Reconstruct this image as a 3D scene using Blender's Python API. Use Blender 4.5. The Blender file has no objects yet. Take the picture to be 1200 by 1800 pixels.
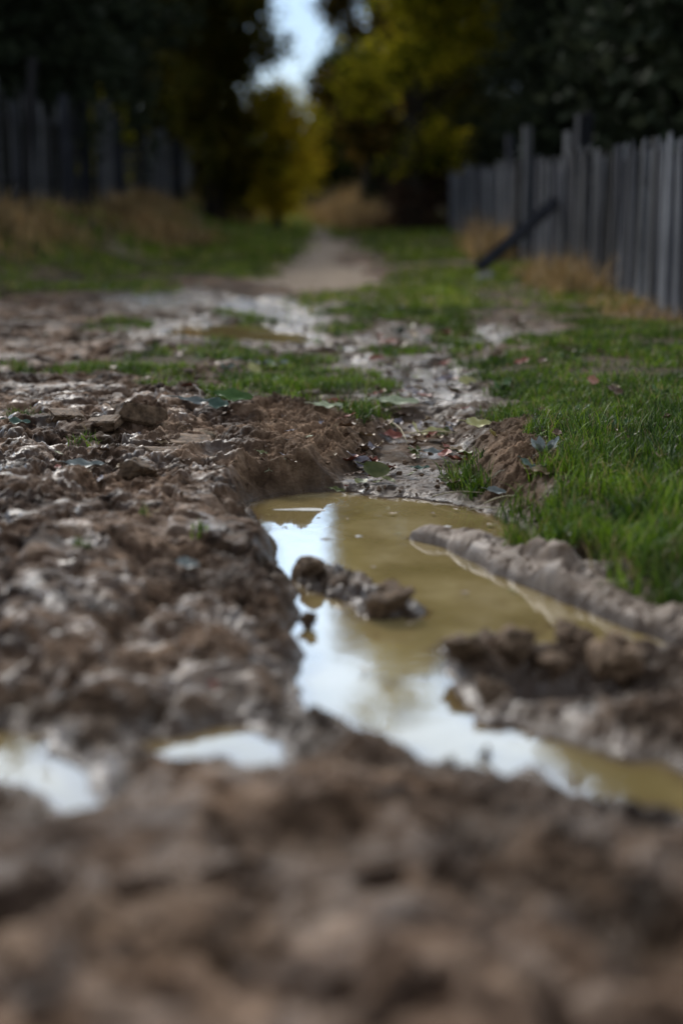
import bpy, math, random
import numpy as np
from mathutils import Vector, Matrix
random.seed(7)
rng = np.random.default_rng(11)
R = math.radians
C = bpy.context.scene.collection
scene = bpy.context.scene

# ------------------------------------------------------------------ camera
CAMH = 1.10
PITCH = 12.73                       # degrees below the horizon
FPX = 2500.0                        # focal length in photo pixels (1200 x 1800), a 50 mm lens
cam_d = bpy.data.cameras.new('camera')
cam = bpy.data.objects.new('camera', cam_d); C.objects.link(cam)
cam.location = (0, 0, CAMH)
cam.rotation_euler = (R(90 - PITCH), 0, 0)
cam_d.sensor_fit = 'VERTICAL'; cam_d.sensor_height = 36.0; cam_d.sensor_width = 24.0
cam_d.lens = 36.0 * FPX / 1800.0
cam_d.clip_start = 0.05; cam_d.clip_end = 2000
cam_d.dof.use_dof = True
cam_d.dof.focus_distance = 5.6
cam_d.dof.aperture_fstop = 0.82
scene.camera = cam

# ------------------------------------------------------------------ exposure, sampling
scene.view_settings.view_transform = 'Standard'
scene.view_settings.look = 'None'
scene.view_settings.exposure = 0.42
scene.view_settings.gamma = 1.0
scene.cycles.use_denoising = True
scene.cycles.max_bounces = 6
scene.cycles.diffuse_bounces = 3
scene.cycles.glossy_bounces = 3
scene.cycles.transmission_bounces = 3
scene.cycles.sample_clamp_indirect = 6

# ------------------------------------------------------------------ world: overcast daylight, bright cloud ahead
SUN_EL, SUN_AZ = 34.0, -20.0        # azimuth from +Y, positive to the right
world = bpy.data.worlds.new('World'); scene.world = world
world.use_nodes = True
nt = world.node_tree; nt.nodes.clear()
def WN(t, **k):
    n = nt.nodes.new(t)
    for a, b in k.items(): setattr(n, a, b)
    return n
wl = nt.links.new
out = WN('ShaderNodeOutputWorld')
sky = WN('ShaderNodeTexSky', sky_type='NISHITA')
sky.sun_disc = False; sky.sun_elevation = R(SUN_EL); sky.sun_rotation = R(SUN_AZ)
sky.air_density = 1.0; sky.dust_density = 0.3; sky.ozone_density = 2.0
bg1 = WN('ShaderNodeBackground'); bg1.inputs[1].default_value = 0.05
wl(sky.outputs[0], bg1.inputs[0])
tc = WN('ShaderNodeTexCoord'); sep = WN('ShaderNodeSeparateXYZ'); wl(tc.outputs['Generated'], sep.inputs[0])
mp = WN('ShaderNodeMapping'); mp.inputs['Scale'].default_value = (1, 1, 2.6)
wl(tc.outputs['Generated'], mp.inputs[0])
cn = WN('ShaderNodeTexNoise'); cn.inputs['Scale'].default_value = 2.6; cn.inputs['Detail'].default_value = 6; cn.inputs['Roughness'].default_value = 0.55
wl(mp.outputs[0], cn.inputs[0])
def mapr(src, a, b, c, d, interp='SMOOTHSTEP'):
    m = WN('ShaderNodeMapRange', interpolation_type=interp)
    m.inputs[1].default_value = a; m.inputs[2].default_value = b; m.inputs[3].default_value = c; m.inputs[4].default_value = d
    wl(src, m.inputs[0]); return m.outputs[0]
def wm(op, a, b):
    m = WN('ShaderNodeMath', operation=op)
    for i, v in enumerate((a, b)):
        if isinstance(v, (int, float)): m.inputs[i].default_value = v
        else: wl(v, m.inputs[i])
    return m.outputs[0]
elev = mapr(sep.outputs[2], 0.11, 0.30, 0.42, 2.8)          # thin cloud brightens above the murk near the horizon
top = mapr(sep.outputs[2], 0.40, 0.80, 1.0, 0.26)
front = mapr(sep.outputs[1], -0.2, 0.90, 0.14, 1.0)
cl = mapr(cn.outputs[0], 0.35, 0.65, 0.82, 1.12)
s = wm('MULTIPLY', wm('MULTIPLY', elev, top), wm('MULTIPLY', front, cl))
bg2 = WN('ShaderNodeBackground'); bg2.inputs[0].default_value = (0.72, 0.86, 1.0, 1)
wl(s, bg2.inputs[1])
cr_ = WN('ShaderNodeValToRGB'); cr_.color_ramp.elements[0].color = (.36, .58, 1.0, 1); cr_.color_ramp.elements[0].position = .10; cr_.color_ramp.elements[1].color = (.98, .97, .96, 1); cr_.color_ramp.elements[1].position = .62
e_ = cr_.color_ramp.elements.new(.26); e_.color = (.60, .79, 1.0, 1); e_ = cr_.color_ramp.elements.new(.42); e_.color = (.74, .87, 1.0, 1)
mxc = WN('ShaderNodeMix', data_type='RGBA'); mxc.inputs[6].default_value = (.96, .96, 1.0, 1)
wl(mapr(sep.outputs[1], -.1, .6, 0, 1), mxc.inputs[0]); wl(sep.outputs[2], cr_.inputs[0]); wl(cr_.outputs[0], mxc.inputs[7]); wl(mxc.outputs[2], bg2.inputs[0])
addn = WN('ShaderNodeAddShader'); wl(bg1.outputs[0], addn.inputs[0]); wl(bg2.outputs[0], addn.inputs[1])
wl(addn.outputs[0], out.inputs[0])

# ------------------------------------------------------------------ sun behind thin cloud
sl = bpy.data.lights.new('sun', 'SUN'); sl.energy = 1.5; sl.angle = R(11); sl.color = (1.0, 0.93, 0.84)
so = bpy.data.objects.new('sun', sl); C.objects.link(so)
sd_ = Vector((math.sin(R(SUN_AZ)) * math.cos(R(SUN_EL)), math.cos(R(SUN_AZ)) * math.cos(R(SUN_EL)), math.sin(R(SUN_EL))))
so.rotation_euler = sd_.to_track_quat('Z', 'Y').to_euler()
so.location = (0, 0, 30)

# ------------------------------------------------------------------ helpers: pixels of the photograph to points on the ground
TH = R(PITCH)
def at(px, py, z=0.0):
    u = (px - 600) / FPX; v = (py - 900) / FPX
    dy = math.cos(TH) - v * math.sin(TH); dz = -math.sin(TH) - v * math.cos(TH)
    t = (z - CAMH) / dz
    return (u * t, dy * t)
def P(pts, z=0.0):
    return np.array([at(a, b, z) for a, b in pts])
def atd(px, d):                      # lateral position of a pixel column at distance d
    return (px - 600) / FPX * d

def tag(o, label=None, cat=None, group=None, kind=None):
    if label: o['label'] = label
    if cat: o['category'] = cat
    if group: o['group'] = group
    if kind: o['kind'] = kind
    return o
def link(name, me, parent=None):
    o = bpy.data.objects.new(name, me); C.objects.link(o)
    if parent is not None: o.parent = parent
    return o
def empty(name, loc, rz=0.0):
    o = bpy.data.objects.new(name, None); C.objects.link(o)
    o.empty_display_size = 0.1
    o.location = loc; o.rotation_euler = (0, 0, rz); return o
def np_mesh(name, V, F, mat=None, smooth=True, attrs=None, mats=None, midx=None):
    """V (n,3), F (m,k) with k = 3 or 4"""
    me = bpy.data.meshes.new(name)
    V = np.asarray(V, dtype=np.float32); F = np.asarray(F, dtype=np.int32)
    k = F.shape[1]
    me.vertices.add(len(V)); me.vertices.foreach_set('co', V.ravel())
    me.loops.add(F.size); me.loops.foreach_set('vertex_index', F.ravel())
    me.polygons.add(len(F))
    me.polygons.foreach_set('loop_start', np.arange(0, F.size, k, dtype=np.int32))
    me.polygons.foreach_set('loop_total', np.full(len(F), k, dtype=np.int32))
    me.polygons.foreach_set('use_smooth', np.full(len(F), smooth, dtype=bool))
    if attrs:
        for an, av in attrs.items():
            a = me.attributes.new(an, 'FLOAT', 'POINT'); a.data.foreach_set('value', np.asarray(av, dtype=np.float32).ravel())
    if mat: me.materials.append(mat)
    if mats:
        for m in mats: me.materials.append(m)
    if midx is not None: me.polygons.foreach_set('material_index', np.asarray(midx, dtype=np.int32))
    me.update(calc_edges=True)
    return me

# ------------------------------------------------------------------ numpy noise
def _h(ix, iy, seed):
    n = (ix.astype(np.int64) * 374761393 + iy.astype(np.int64) * 668265263 + seed * 1442695041) & 0xFFFFFFFF
    n = ((n ^ (n >> 13)) * 1274126177) & 0xFFFFFFFF
    n = (n ^ (n >> 16)) * 2246822519 & 0xFFFFFFFF
    return ((n ^ (n >> 15)) & 0xFFFFFF) / float(0xFFFFFF)
def vn(x, y, seed=0):
    ix = np.floor(x); iy = np.floor(y); fx = x - ix; fy = y - iy
    fx = fx * fx * fx * (fx * (fx * 6 - 15) + 10); fy = fy * fy * fy * (fy * (fy * 6 - 15) + 10)
    a = _h(ix, iy, seed); b = _h(ix + 1, iy, seed); c = _h(ix, iy + 1, seed); d = _h(ix + 1, iy + 1, seed)
    return (a + (b - a) * fx) * (1 - fy) + (c + (d - c) * fx) * fy
def fbm(x, y, s, oct=4, seed=0, gain=0.5):
    t = 0; a = 1; n = 0; ca, sa = math.cos(0.6), math.sin(0.6)
    x = x / s; y = y / s
    for i in range(oct):
        t = t + a * (vn(x, y, seed + i) - 0.5); n += a; a *= gain
        x, y = (x * ca - y * sa) * 2.03 + 3.1, (x * sa + y * ca) * 2.03 + 7.7
    return t / n * 2                                     # about -1..1
def ridged(x, y, s, oct=3, seed=0):
    t = 0; a = 1; n = 0; x = x / s; y = y / s
    for i in range(oct):
        t = t + a * (1 - np.abs(vn(x, y, seed + i) * 2 - 1)); n += a; a *= 0.5; x = x * 2.1 + 5; y = y * 2.1 + 9
    return t / n
def worley(x, y, s, seed=0):
    x = x / s; y = y / s; ix = np.floor(x); iy = np.floor(y)
    f1 = np.full(x.shape, 9.0); idv = np.zeros(x.shape); f2 = np.full(x.shape, 9.0)
    for a in (-1, 0, 1):
        for b in (-1, 0, 1):
            cx = ix + a; cy = iy + b
            px = cx + _h(cx, cy, seed); py = cy + _h(cx, cy, seed + 57)
            d = (px - x) ** 2 + (py - y) ** 2
            new = d < f1
            f2 = np.where(new, f1, np.minimum(f2, d))
            idv = np.where(new, _h(cx, cy, seed + 91), idv)
            f1 = np.where(new, d, f1)
    return np.sqrt(f1), np.sqrt(f2), idv
def sst(x, a, b):
    t = np.clip((x - a) / (b - a), 0, 1); return t * t * (3 - 2 * t)
def sdf(X, Y, poly, margin=1.0):
    """signed distance, negative inside; 'margin' or more outside the polygon's box counts as far"""
    Dn = np.full(X.shape, 9.0)
    lo = poly.min(0) - margin; hi = poly.max(0) + margin
    m = (X > lo[0]) & (X < hi[0]) & (Y > lo[1]) & (Y < hi[1])
    if not m.any(): return Dn
    x = X[m]; y = Y[m]; d = np.full(x.shape, 1e9); ins = np.zeros(x.shape, bool); n = len(poly)
    for i in range(n):
        ax, ay = poly[i]; bx, by = poly[(i + 1) % n]
        ex, ey = bx - ax, by - ay; wx, wy = x - ax, y - ay
        t = np.clip((wx * ex + wy * ey) / (ex * ex + ey * ey + 1e-12), 0, 1)
        d = np.minimum(d, (wx - t * ex) ** 2 + (wy - t * ey) ** 2)
        c = ((ay > y) != (by > y)) & (x < (bx - ax) * (y - ay) / (by - ay + 1e-12) + ax)
        ins ^= c
    d = np.sqrt(d); d[ins] *= -1
    Dn[m] = d
    return Dn

# ------------------------------------------------------------------ ground plan, traced on the ground plane
GZ = 0.10
POOL_MAIN = P([(440, 905), (446, 884), (480, 871), (540, 866), (600, 862), (650, 870), (700, 874), (760, 882), (830, 890), (880, 906), (925, 930),
               (950, 962), (900, 985), (960, 1020), (1060, 1050), (1200, 1105), (1330, 1150), (1330, 1210), (1200, 1165), (1090, 1150), (1000, 1140), (860, 1132), (790, 1128), (765, 1140),
               (790, 1180), (815, 1240), (880, 1290), (1000, 1300), (1100, 1335), (1330, 1400), (1330, 1460), (1200, 1435), (1100, 1425), (1000, 1390),
               (935, 1352), (880, 1368), (800, 1345), (720, 1318), (640, 1300), (590, 1275), (530, 1235), (515, 1200), (550, 1150), (505, 1110),
               (535, 1075), (505, 1020), (465, 950)])
POOL_LEFT = P([(-160, 1290), (0, 1288), (60, 1305), (105, 1350), (150, 1385), (150, 1435), (100, 1432), (40, 1395), (-160, 1370)])
POOL_MID = P([(255, 1300), (330, 1290), (420, 1276), (480, 1295), (498, 1340), (470, 1370), (440, 1360), (400, 1335), (320, 1345), (262, 1330)])
POOL_BACK = P([(870, 1205), (940, 1198), (1040, 1205), (1110, 1225), (1060, 1252), (960, 1250), (890, 1232)])
ZF = 0.055
POOL_FAR_A = P([(400, 535), (470, 527), (555, 550), (560, 562), (520, 572), (470, 566), (420, 556)], ZF)
POOL_FAR_B = P([(300, 578), (380, 572), (460, 574), (520, 584), (548, 600), (510, 610), (440, 604), (360, 597), (310, 590)], ZF)
POOL_FAR_C = P([(252, 520), (300, 514), (345, 524), (340, 540), (280, 545), (255, 536)], ZF)
POOL_FAR_D = P([(722, 640), (775, 638), (825, 655), (835, 672), (800, 690), (815, 708), (770, 702), (725, 672)], ZF)
POOL_FAR_E = P([(770, 585), (830, 580), (885, 590), (880, 604), (800, 608), (770, 598)], ZF)
POOLS = [(POOL_MAIN, 0.0, 0.55), (POOL_LEFT, 0.0, 0.45), (POOL_MID, 0.0, 0.5), (POOL_BACK, 0.0, 0.5)]
FARPOOLS = [(POOL_FAR_A, ZF, .15), (POOL_FAR_B, ZF, .15), (POOL_FAR_C, ZF, .12), (POOL_FAR_D, ZF, .22), (POOL_FAR_E, ZF, .12)]
GULLY = P([(560, 870), (640, 810), (690, 770), (690, 735), (770, 735), (800, 780), (815, 830), (850, 880), (700, 880)], 0.03)
ISLAND = P([(512, 1003), (545, 990), (590, 1000), (640, 1025), (700, 1050), (745, 1075), (720, 1092), (660, 1085), (600, 1062), (560, 1050), (520, 1040)])
ISLAND2 = P([(525, 1085), (548, 1080), (552, 1096), (530, 1100)])
RIDGE = P([(728, 950), (770, 944), (830, 950), (900, 970), (950, 990), (1010, 1012), (1080, 1036), (1330, 1120), (1330, 1200), (1200, 1138), (1100, 1106), (1030, 1075), (960, 1050), (900, 1025), (830, 992), (770, 968)])
CLODBAR = P([(770, 1150), (800, 1140), (880, 1140), (960, 1152), (1050, 1158), (1330, 1200), (1330, 1320), (1200, 1310), (1100, 1280), (1000, 1270), (905, 1262), (850, 1215), (800, 1180)])
PLATE = P([(205, 708), (235, 703), (290, 735), (282, 748), (245, 745), (210, 738)], .13)
MOUND_L = P([(430, 790), (440, 720), (480, 700), (560, 712), (640, 740), (650, 760), (600, 800), (560, 830), (500, 850), (440, 850), (420, 830)], 0.1)
MOUND_R = P([(810, 790), (880, 745), (960, 738), (1000, 760), (990, 820), (930, 880), (880, 890), (850, 850), (815, 820)], 0.1)
# grass
GR_RIGHT = P([(905, 905), (925, 860), (975, 790), (925, 742), (830, 738), (850, 712), (950, 700), (890, 690), (845, 668), (835, 640), (905, 615), (900, 588), (980, 575), (1100, 590), (2600, 640), (2600, 1080), (1160, 1022), (1080, 978), (1000, 952), (950, 930)], .12)
GR_FAR_R = P([(600, 505), (700, 480), (620, 425), (640, 405), (760, 420), (900, 470), (1040, 520), (1180, 585), (1300, 640), (1200, 640), (1060, 590), (930, 565), (860, 562), (740, 566), (660, 540)], GZ)
GR_MID = P([(60, 655), (120, 640), (250, 608), (330, 592), (450, 602), (560, 612), (630, 640), (650, 690), (640, 725), (600, 728), (560, 700), (440, 702), (400, 712), (300, 705), (240, 690), (200, 664), (90, 664)], .11)
GR_C = P([(480, 512), (600, 505), (720, 530), (740, 560), (640, 585), (600, 600), (545, 590), (560, 560), (520, 530)], GZ)
GR_LEFT = P([(-300, 395), (0, 395), (200, 398), (330, 392), (440, 396), (430, 425), (490, 448), (470, 480), (360, 486), (200, 490), (0, 500), (-300, 508)], GZ)
PATH1 = P([(190, 462), (240, 440), (330, 424), (310, 440), (260, 462)], GZ)
PATH2 = P([(430, 405), (470, 372), (530, 376), (600, 430), (615, 500), (480, 505), (500, 450)], GZ)
GR_FAR = P([(540, 372), (640, 380), (800, 420), (760, 432), (640, 410), (600, 425), (570, 400)], GZ)
GR_SMALL = [P(p, .12) for p in ([(0, 735), (60, 732), (70, 752), (0, 758)], [(115, 772), (185, 766), (200, 784), (125, 790)],
                               [(780, 790), (850, 780), (862, 850), (835, 880), (790, 850)], [(255, 765), (330, 752), (340, 764), (270, 772)],
                               [(410, 560), (440, 545), (450, 560), (430, 575)], [(600, 718), (650, 700), (720, 690), (700, 720), (620, 740)],
                               [(700, 600), (760, 610), (740, 640), (690, 630)], [(620, 590), (720, 585), (760, 560), (860, 560), (840, 600), (740, 625), (640, 620)], [(640, 650), (700, 655), (715, 690), (660, 700)], [(790, 612), (850, 615), (860, 640), (800, 650)],
                               [(0, 640), (90, 645), (110, 665), (0, 668)], [(380, 545), (440, 540), (455, 565), (400, 570)], [(150, 560), (240, 555), (260, 575), (160, 580)])]

def height(X, Y):
    """terrain height and masks"""
    near = Y < 12.5
    wx = X + 0.05 * fbm(X, Y, 0.22, 3, 71); wy = Y + 0.06 * fbm(X, Y, 0.22, 3, 77)
    jx = X + 0.035 * fbm(X, Y, 0.11, 3, 31); jy = Y + 0.06 * fbm(X, Y, 0.13, 3, 37)
    # --- broad form
    H = 0.085 + 0.03 * fbm(X, Y, 1.3, 3, 3) + 0.00 * X
    H += 0.055 * sst(-X, 0.1, 0.8) * sst(Y, 2.8, 3.6) * (1 - sst(Y, 6.5, 9))          # the left shoulder of the rut
    H += 0.085 * sst(X, 0.45, 1.5) * sst(Y, 3.3, 4.6) * (1 - sst(Y, 8, 12) * .7)         # the right verge
    H += 0.03 * sst(X, 1.5, 2.6) * sst(Y, 6, 10)
    far = sst(Y, 10, 15)
    bl = -2.0 - 0.4 * sst(Y, 14, 40)
    H += 0.86 * sst(-X, 2.5, 5.2) * sst(Y, 14, 20) * (1 + .1 * fbm(X, Y, 2, 2, 5))
    H += 0.03 * fbm(X, Y, 4.0, 2, 9) * far
    H += -0.04 * np.exp(-((X + 0.06 * (Y - 10) * 0 + 0.6) / 0.5) ** 2) * far               # wheel track
    # --- grass mask
    gx = X + 0.20 * fbm(X, Y, 0.30, 4, 41, .65) * np.clip(Y / 6, .3, 3); gy = Y + 0.45 * fbm(X, Y, 0.45, 3, 47) * np.clip(Y / 7, .2, 3)
    G = np.zeros(X.shape)
    for pl, w in ((GR_RIGHT, .10), (GR_FAR_R, .4), (GR_MID, .2), (GR_C, .5), (GR_LEFT, .8), (GR_FAR, 1.0)):
        G = np.maximum(G, 1 - sst(sdf(gx, gy, pl, 2.0), -w, w * .5))
    for pl in GR_SMALL:
        G = np.maximum(G, .75 * (1 - sst(sdf(gx, gy, pl), -.05, .03)))
    patch = sst(fbm(X, Y, 0.40, 4, 53, .62), -.28, .08)
    G = G * (0.22 + 0.78 * np.maximum(patch, .8 * sst(X, .65, 1.1) * (1 - sst(Y, 8, 10))))
    G = G * (1 - sst(1 - sdf(gx, gy, PATH1, 2) * 2, .2, 1.6)) * (1 - .9 * sst(-sdf(gx, gy, PATH2, 2) + .55 * fbm(X, Y, .9, 3, 251), -.1, .35))
    verge = np.maximum(sst(X, 1.6, 2.3), sst(-X, 3.6, 4.4)) * sst(Y, 10, 15)
    G = np.maximum(G, verge * .9)
    lw = (1 - sst(gx, -2.3, -1.5)) * sst(gy, 13.5, 15.5) + (1 - sst(gx, -.9, -.6)) * sst(gy, 18, 20) * (1 - sst(-gx, 2.1, 2.4) * (1 - sst(-gx, 2.6, 2.9)))
    G = np.maximum(G, np.clip(lw, 0, 1) * (.55 + .45 * patch))
    lw2 = sst(gx, -1.75, -1.5) * (1 - sst(gx, -1.05, -.85)) * sst(gy, 16.5, 18) * (1 - sst(gy, 38, 50)); G = np.maximum(G, lw2 * (.3 + .7 * patch))
    rw = sst(gx, .55, .9) * sst(gy, 12.5, 14)
    G = np.maximum(G, rw * (.4 + .6 * patch))
    G = np.maximum(G, sst(np.abs(X), 2.2, 3.2) * sst(-Y, -4, -2) * .8)
    # --- mud texture
    rough = 1 - 0.75 * sst(G, .2, .8)
    dist = 1 + .3 * sst(Y, 8, 11) * sst(-X, 0, .6) - 1.1 * sst(Y, 14, 24)
    f1, f2, cid = worley(wx, wy, 0.13, 5)
    lump = np.clip(1 - (f1 / 0.75) ** 2, 0, 1) * (0.35 + cid * .9)
    A = rough * dist * (.75 + .10 * sst(Y, 2.3, 3.0)) * (1 - .5 * sst(X, .0, .2) * (1 - sst(X, .9, 1.2)) * sst(Y, 6, 7)) * (1 - .55 * sst(X, .55, .95) * sst(Y, 4.2, 5))
    zone = sst(fbm(X, Y, 0.7, 2, 15), -.3, .4)
    H += A * 0.050 * fbm(X, Y, 0.34, 3, 131) * (1 - .6 * sst(Y, 4, 6))
    H += A * (0.030 * (lump - .35) * (0.10 + 1.1 * zone))
    pw = fbm(X * 1.15 + .05 * fbm(X, Y, .18, 2, 203), Y * .9, .27, 4, 201, .58)
    plate = sst(pw, -.10, .06)
    H += A * .030 * (plate - .6)
    g1, g2, gid = worley(wx * 1.0, wy * 1.1, 0.30, 25)
    H -= A * 0.055 * np.clip(1 - (g1 / 0.42) ** 2, 0, 1) * (gid > .45)                       # hoof and boot holes
    Xn, Yn = X[near], Y[near]
    a1, a2, aid = worley(wx[near], wy[near], 0.052, 12)
    zf = .25 + 1.1 * sst(fbm(Xn, Yn, .26, 3, 141), -.35, .35)
    flat = .35 + .65 * (1 - plate[near])
    p2 = fbm(Xn, Yn * .8, .10, 4, 211, .6); d = .016 * (sst(p2, -.12, .04) - .6) * (.4 + .6 * flat)
    d += flat * zf * 0.020 * (np.clip(1 - (a1 / .7) ** 2, 0, 1) * (aid ** 1.5) * 1.3 - .3)
    d += 0.012 * flat * (ridged(Xn, Yn, 0.11, 3, 61) - .6)
    b1, b2, bid = worley(Xn + .01 * fbm(Xn, Yn, .03, 2, 81), Yn, 0.022, 19)
    d += zf * flat * 0.0075 * (np.clip(1 - (b1 / .65) ** 2, 0, 1) * bid * 1.4 - .3)
    c1, c2, cid2 = worley(Xn, Yn, 0.0105, 29)
    d += zf * (.3 + flat) * .7 * 0.0035 * (np.clip(1 - (c1 / .6) ** 2, 0, 1) * (cid2 > .4) - .3)
    d += 0.006 * (flat + .15) * fbm(Xn, Yn, 0.02, 3, 65)
    ck = fbm(Xn, Yn * .8, .15, 4, 161, .6); d -= (.35 + .65 * (1 - .5 * zf)) * .020 * np.exp(-(ck / .07) ** 2)
    ck2 = fbm(Xn, Yn, .06, 3, 171, .6); d -= .006 * zf * flat * np.exp(-(ck2 / .10) ** 2)
    # loose pressed plates left of the rut: raised flakes with undercut fronts
    zpl = np.exp(-((Xn + .95) / .55) ** 2 - ((Yn - 6.2) / 1.2) ** 2)
    p1, p2, pid = worley(Xn + .02 * fbm(Xn, Yn, .08, 2, 85), Yn * .75, 0.17, 99)
    d += zpl * (pid > .3) * sst(p2 - p1, .04, .12) * (0.012 + 0.035 * pid) * 1.0
    smooth_ridge = sst(-sdf(jx, jy, RIDGE, .4), -.05, .02)[near]
    gul = sst(-sdf(jx, jy, GULLY, .4), -.1, .1)[near]; d = d * (1 - .6 * gul) * (1 - .45 * sst(Yn, 6.8, 8.5))
    Hn = H[near] + d * A[near] * (1 - .85 * smooth_ridge) * (.75 + .5 * zone[near])
    H[near] = Hn
    ckf = np.zeros(X.shape); ckf[near] = -.020 * np.exp(-(ck / .09) ** 2)
    # --- mounds of dug soil, crumbly
    s = sdf(jx, jy, MOUND_L, 1.0); cr1 = np.zeros(X.shape); cr1[near] = .010 * (np.clip(1 - (b1 / .7) ** 2, 0, 1) * bid - .3) + .006 * (np.clip(1 - (c1 / .65) ** 2, 0, 1) * cid2 - .3) + .014 * fbm(Xn, Yn, .09, 4, 181, .65)
    H += 0.050 * sst(-s, -.32, .20) + cr1 * sst(-s, -.1, .05)
    s = sdf(jx, jy, MOUND_R, 1.0); H += 0.048 * sst(-s, -.26, .18) + cr1 * sst(-s, -.1, .05)
    # --- gully floor behind the water
    s = sdf(jx, jy, GULLY, 1.0)
    fine = np.zeros(X.shape); fine[near] = d
    H = np.minimum(H, 0.022 + .5 * fine + .9 * np.maximum(s, 0) + 0.012 * fbm(X, Y, .2, 2, 8))
    # --- pools
    POOLD = np.full(X.shape, 9.0); ZW = np.zeros(X.shape)
    for poly, zw, slope in POOLS:
        s = sdf(jx, jy, poly, 1.2)
        steep = np.where((X < 0.0) & (Y > 3.2), 1.5 + .8 * fbm(X, Y, .12, 3, 191), slope)
        bank = zw + np.where(s > 0, s * steep + .002 + 1.0 * fine * sst(s, 0, .05) , np.maximum(s * .8, -.07) - .004 + fine * .35)
        H = np.minimum(H, bank); POOLD = np.minimum(POOLD, s)
    for poly, zw, slope in FARPOOLS:
        s = sdf(X + .12 * fbm(X, Y, .4, 3, 91), Y + .3 * fbm(X, Y, .4, 3, 92), poly, 2.5)
        bank = zw + np.where(s > 0, s * slope + .002 + .8 * fine, np.maximum(s * .4, -.018 - .03 * (poly is POOL_FAR_B)) - .003 + .35 * fine)
        H = np.where(s < 1.0, np.minimum(H, bank), H); POOLD = np.minimum(POOLD, s)
    # --- things that stand out of the water
    s = sdf(jx, jy, ISLAND, .5)
    H = np.maximum(H, -.05 + 0.085 * sst(-s, -.05, .05) + fine * 1.2 * (s < .05))
    s = sdf(jx, jy, ISLAND2, .4)
    H = np.maximum(H, -.05 + 0.075 * sst(-s, -.03, .02) + fine * .5)
    s = sdf(X + .020 * fbm(X, Y, .25, 2, 33) + .016 * fbm(X, Y, .10, 2, 34), Y + .05 * fbm(X, Y, .30, 2, 35) + .05 * fbm(X, Y, .7, 1, 37), RIDGE, .5)
    tq = (X * 1.0 + Y * .35 + .09 * fbm(X, Y, .25, 2, 155)) / 0.24; fq = np.abs(tq - np.round(tq)); lq = vn(np.round(tq + .5) * 7.3, 0 * tq + .5, 9)
    along = sst(X, .22, .5)
    prof = np.sqrt(np.clip((-s + .004) / .11, 0, 1))
    H = np.maximum(H, -.05 + .055 * sst(-s, -.03, .004) + prof * (.5 + .9 * vn(X / .12, Y / .28, 66)) * (.046 - .020 * np.exp(-(fq / .07) ** 2) * sst(vn(X / .05, Y / .07, 4), .1, .6) + .040 * (1 - (2 * fq) ** 2) * vn(np.round(tq) * 3.7, 0 * tq + .3, 8) + .022 * along + .022 * fbm(X, Y, .13, 3, 151) + .4 * ckf) + fine * (.25 + .5 * sst(X, .7, 1.0)) + .005 * fbm(X, Y, .06, 3, 36) * prof)
    s = sdf(jx, jy, CLODBAR, .5)
    H = np.where(s < .25, np.maximum(H, -.05 + (0.062 + .045 * fbm(X, Y, .13, 2, 44)) * sst(-s, -.06, .10) + fine * 2.0 + .045 * (lump - .3) * sst(-s, -.03, .08)), H)
    # carve the small pool behind the clods again
    s = sdf(jx, jy, POOL_BACK, .5)
    H = np.where(s < .2, np.minimum(H, np.where(s > 0, s * .5 + .002 + fine, np.maximum(s, -.05) - .004 + fine * .3)), H)
    # --- masks
    hw = H - np.where(Y > 7, ZF, 0.0)
    farwet = .38 * sst(-(POOLD + .45 * fbm(X, Y, .30, 4, 95, .6)), -.12, .1) * sst(Y, 6.5, 7.5)
    wet = farwet + np.clip(np.exp(-(np.maximum(hw, 0) / 0.022) ** 1.3) * (POOLD < .5) * 1.15, 0, 1); wet = np.clip(wet, 0, 1)
    ridgem = sst(-sdf(X, Y, RIDGE, .4), -.05, .02)
    dry = np.clip((1 - sst(sdf(gx, gy, PATH2, 3) - .6 * fbm(X, Y, .9, 3, 251), -.2, .4)) + (1 - sst(sdf(gx, gy, PATH1, 3), -.1, .4)) + .7 * sst(Y, 9, 20) * (1 - G), 0, 1)
    dry = np.minimum(dry, 1.0 - .5 * (POOLD < 1.5)); dry = np.maximum(dry, .35 * sst(Y, 11, 14) * (1 - sst(.5 - POOLD, 0, .6)))
    dry = np.maximum(dry, .85 * sst(-sdf(jx, jy, MOUND_L, .6), -.1, .12)); dry = np.maximum(dry, .8 * sst(-sdf(jx, jy, MOUND_R, .6), -.1, .12))
    soak = np.clip(np.exp(-(np.maximum(hw, 0) / .075) ** 1.5) * (POOLD < .7) + farwet * .9 + .7 * sst(X, -.1, .2) * (1 - sst(X, .8, 1.2)) * sst(Y, 5.4, 6) * (1 - sst(Y, 10, 12)), 0, 1)
    film = plate * np.clip(rough, 0, 1) * (1 - sst(G, .1, .5)) * (1 - .8 * sst(Y, 6.0, 8.5)) * (.25 + .75 * sst(Y, 2.1, 3.0))
    return H, G, wet, dry, ridgem, lump, soak, film

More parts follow.
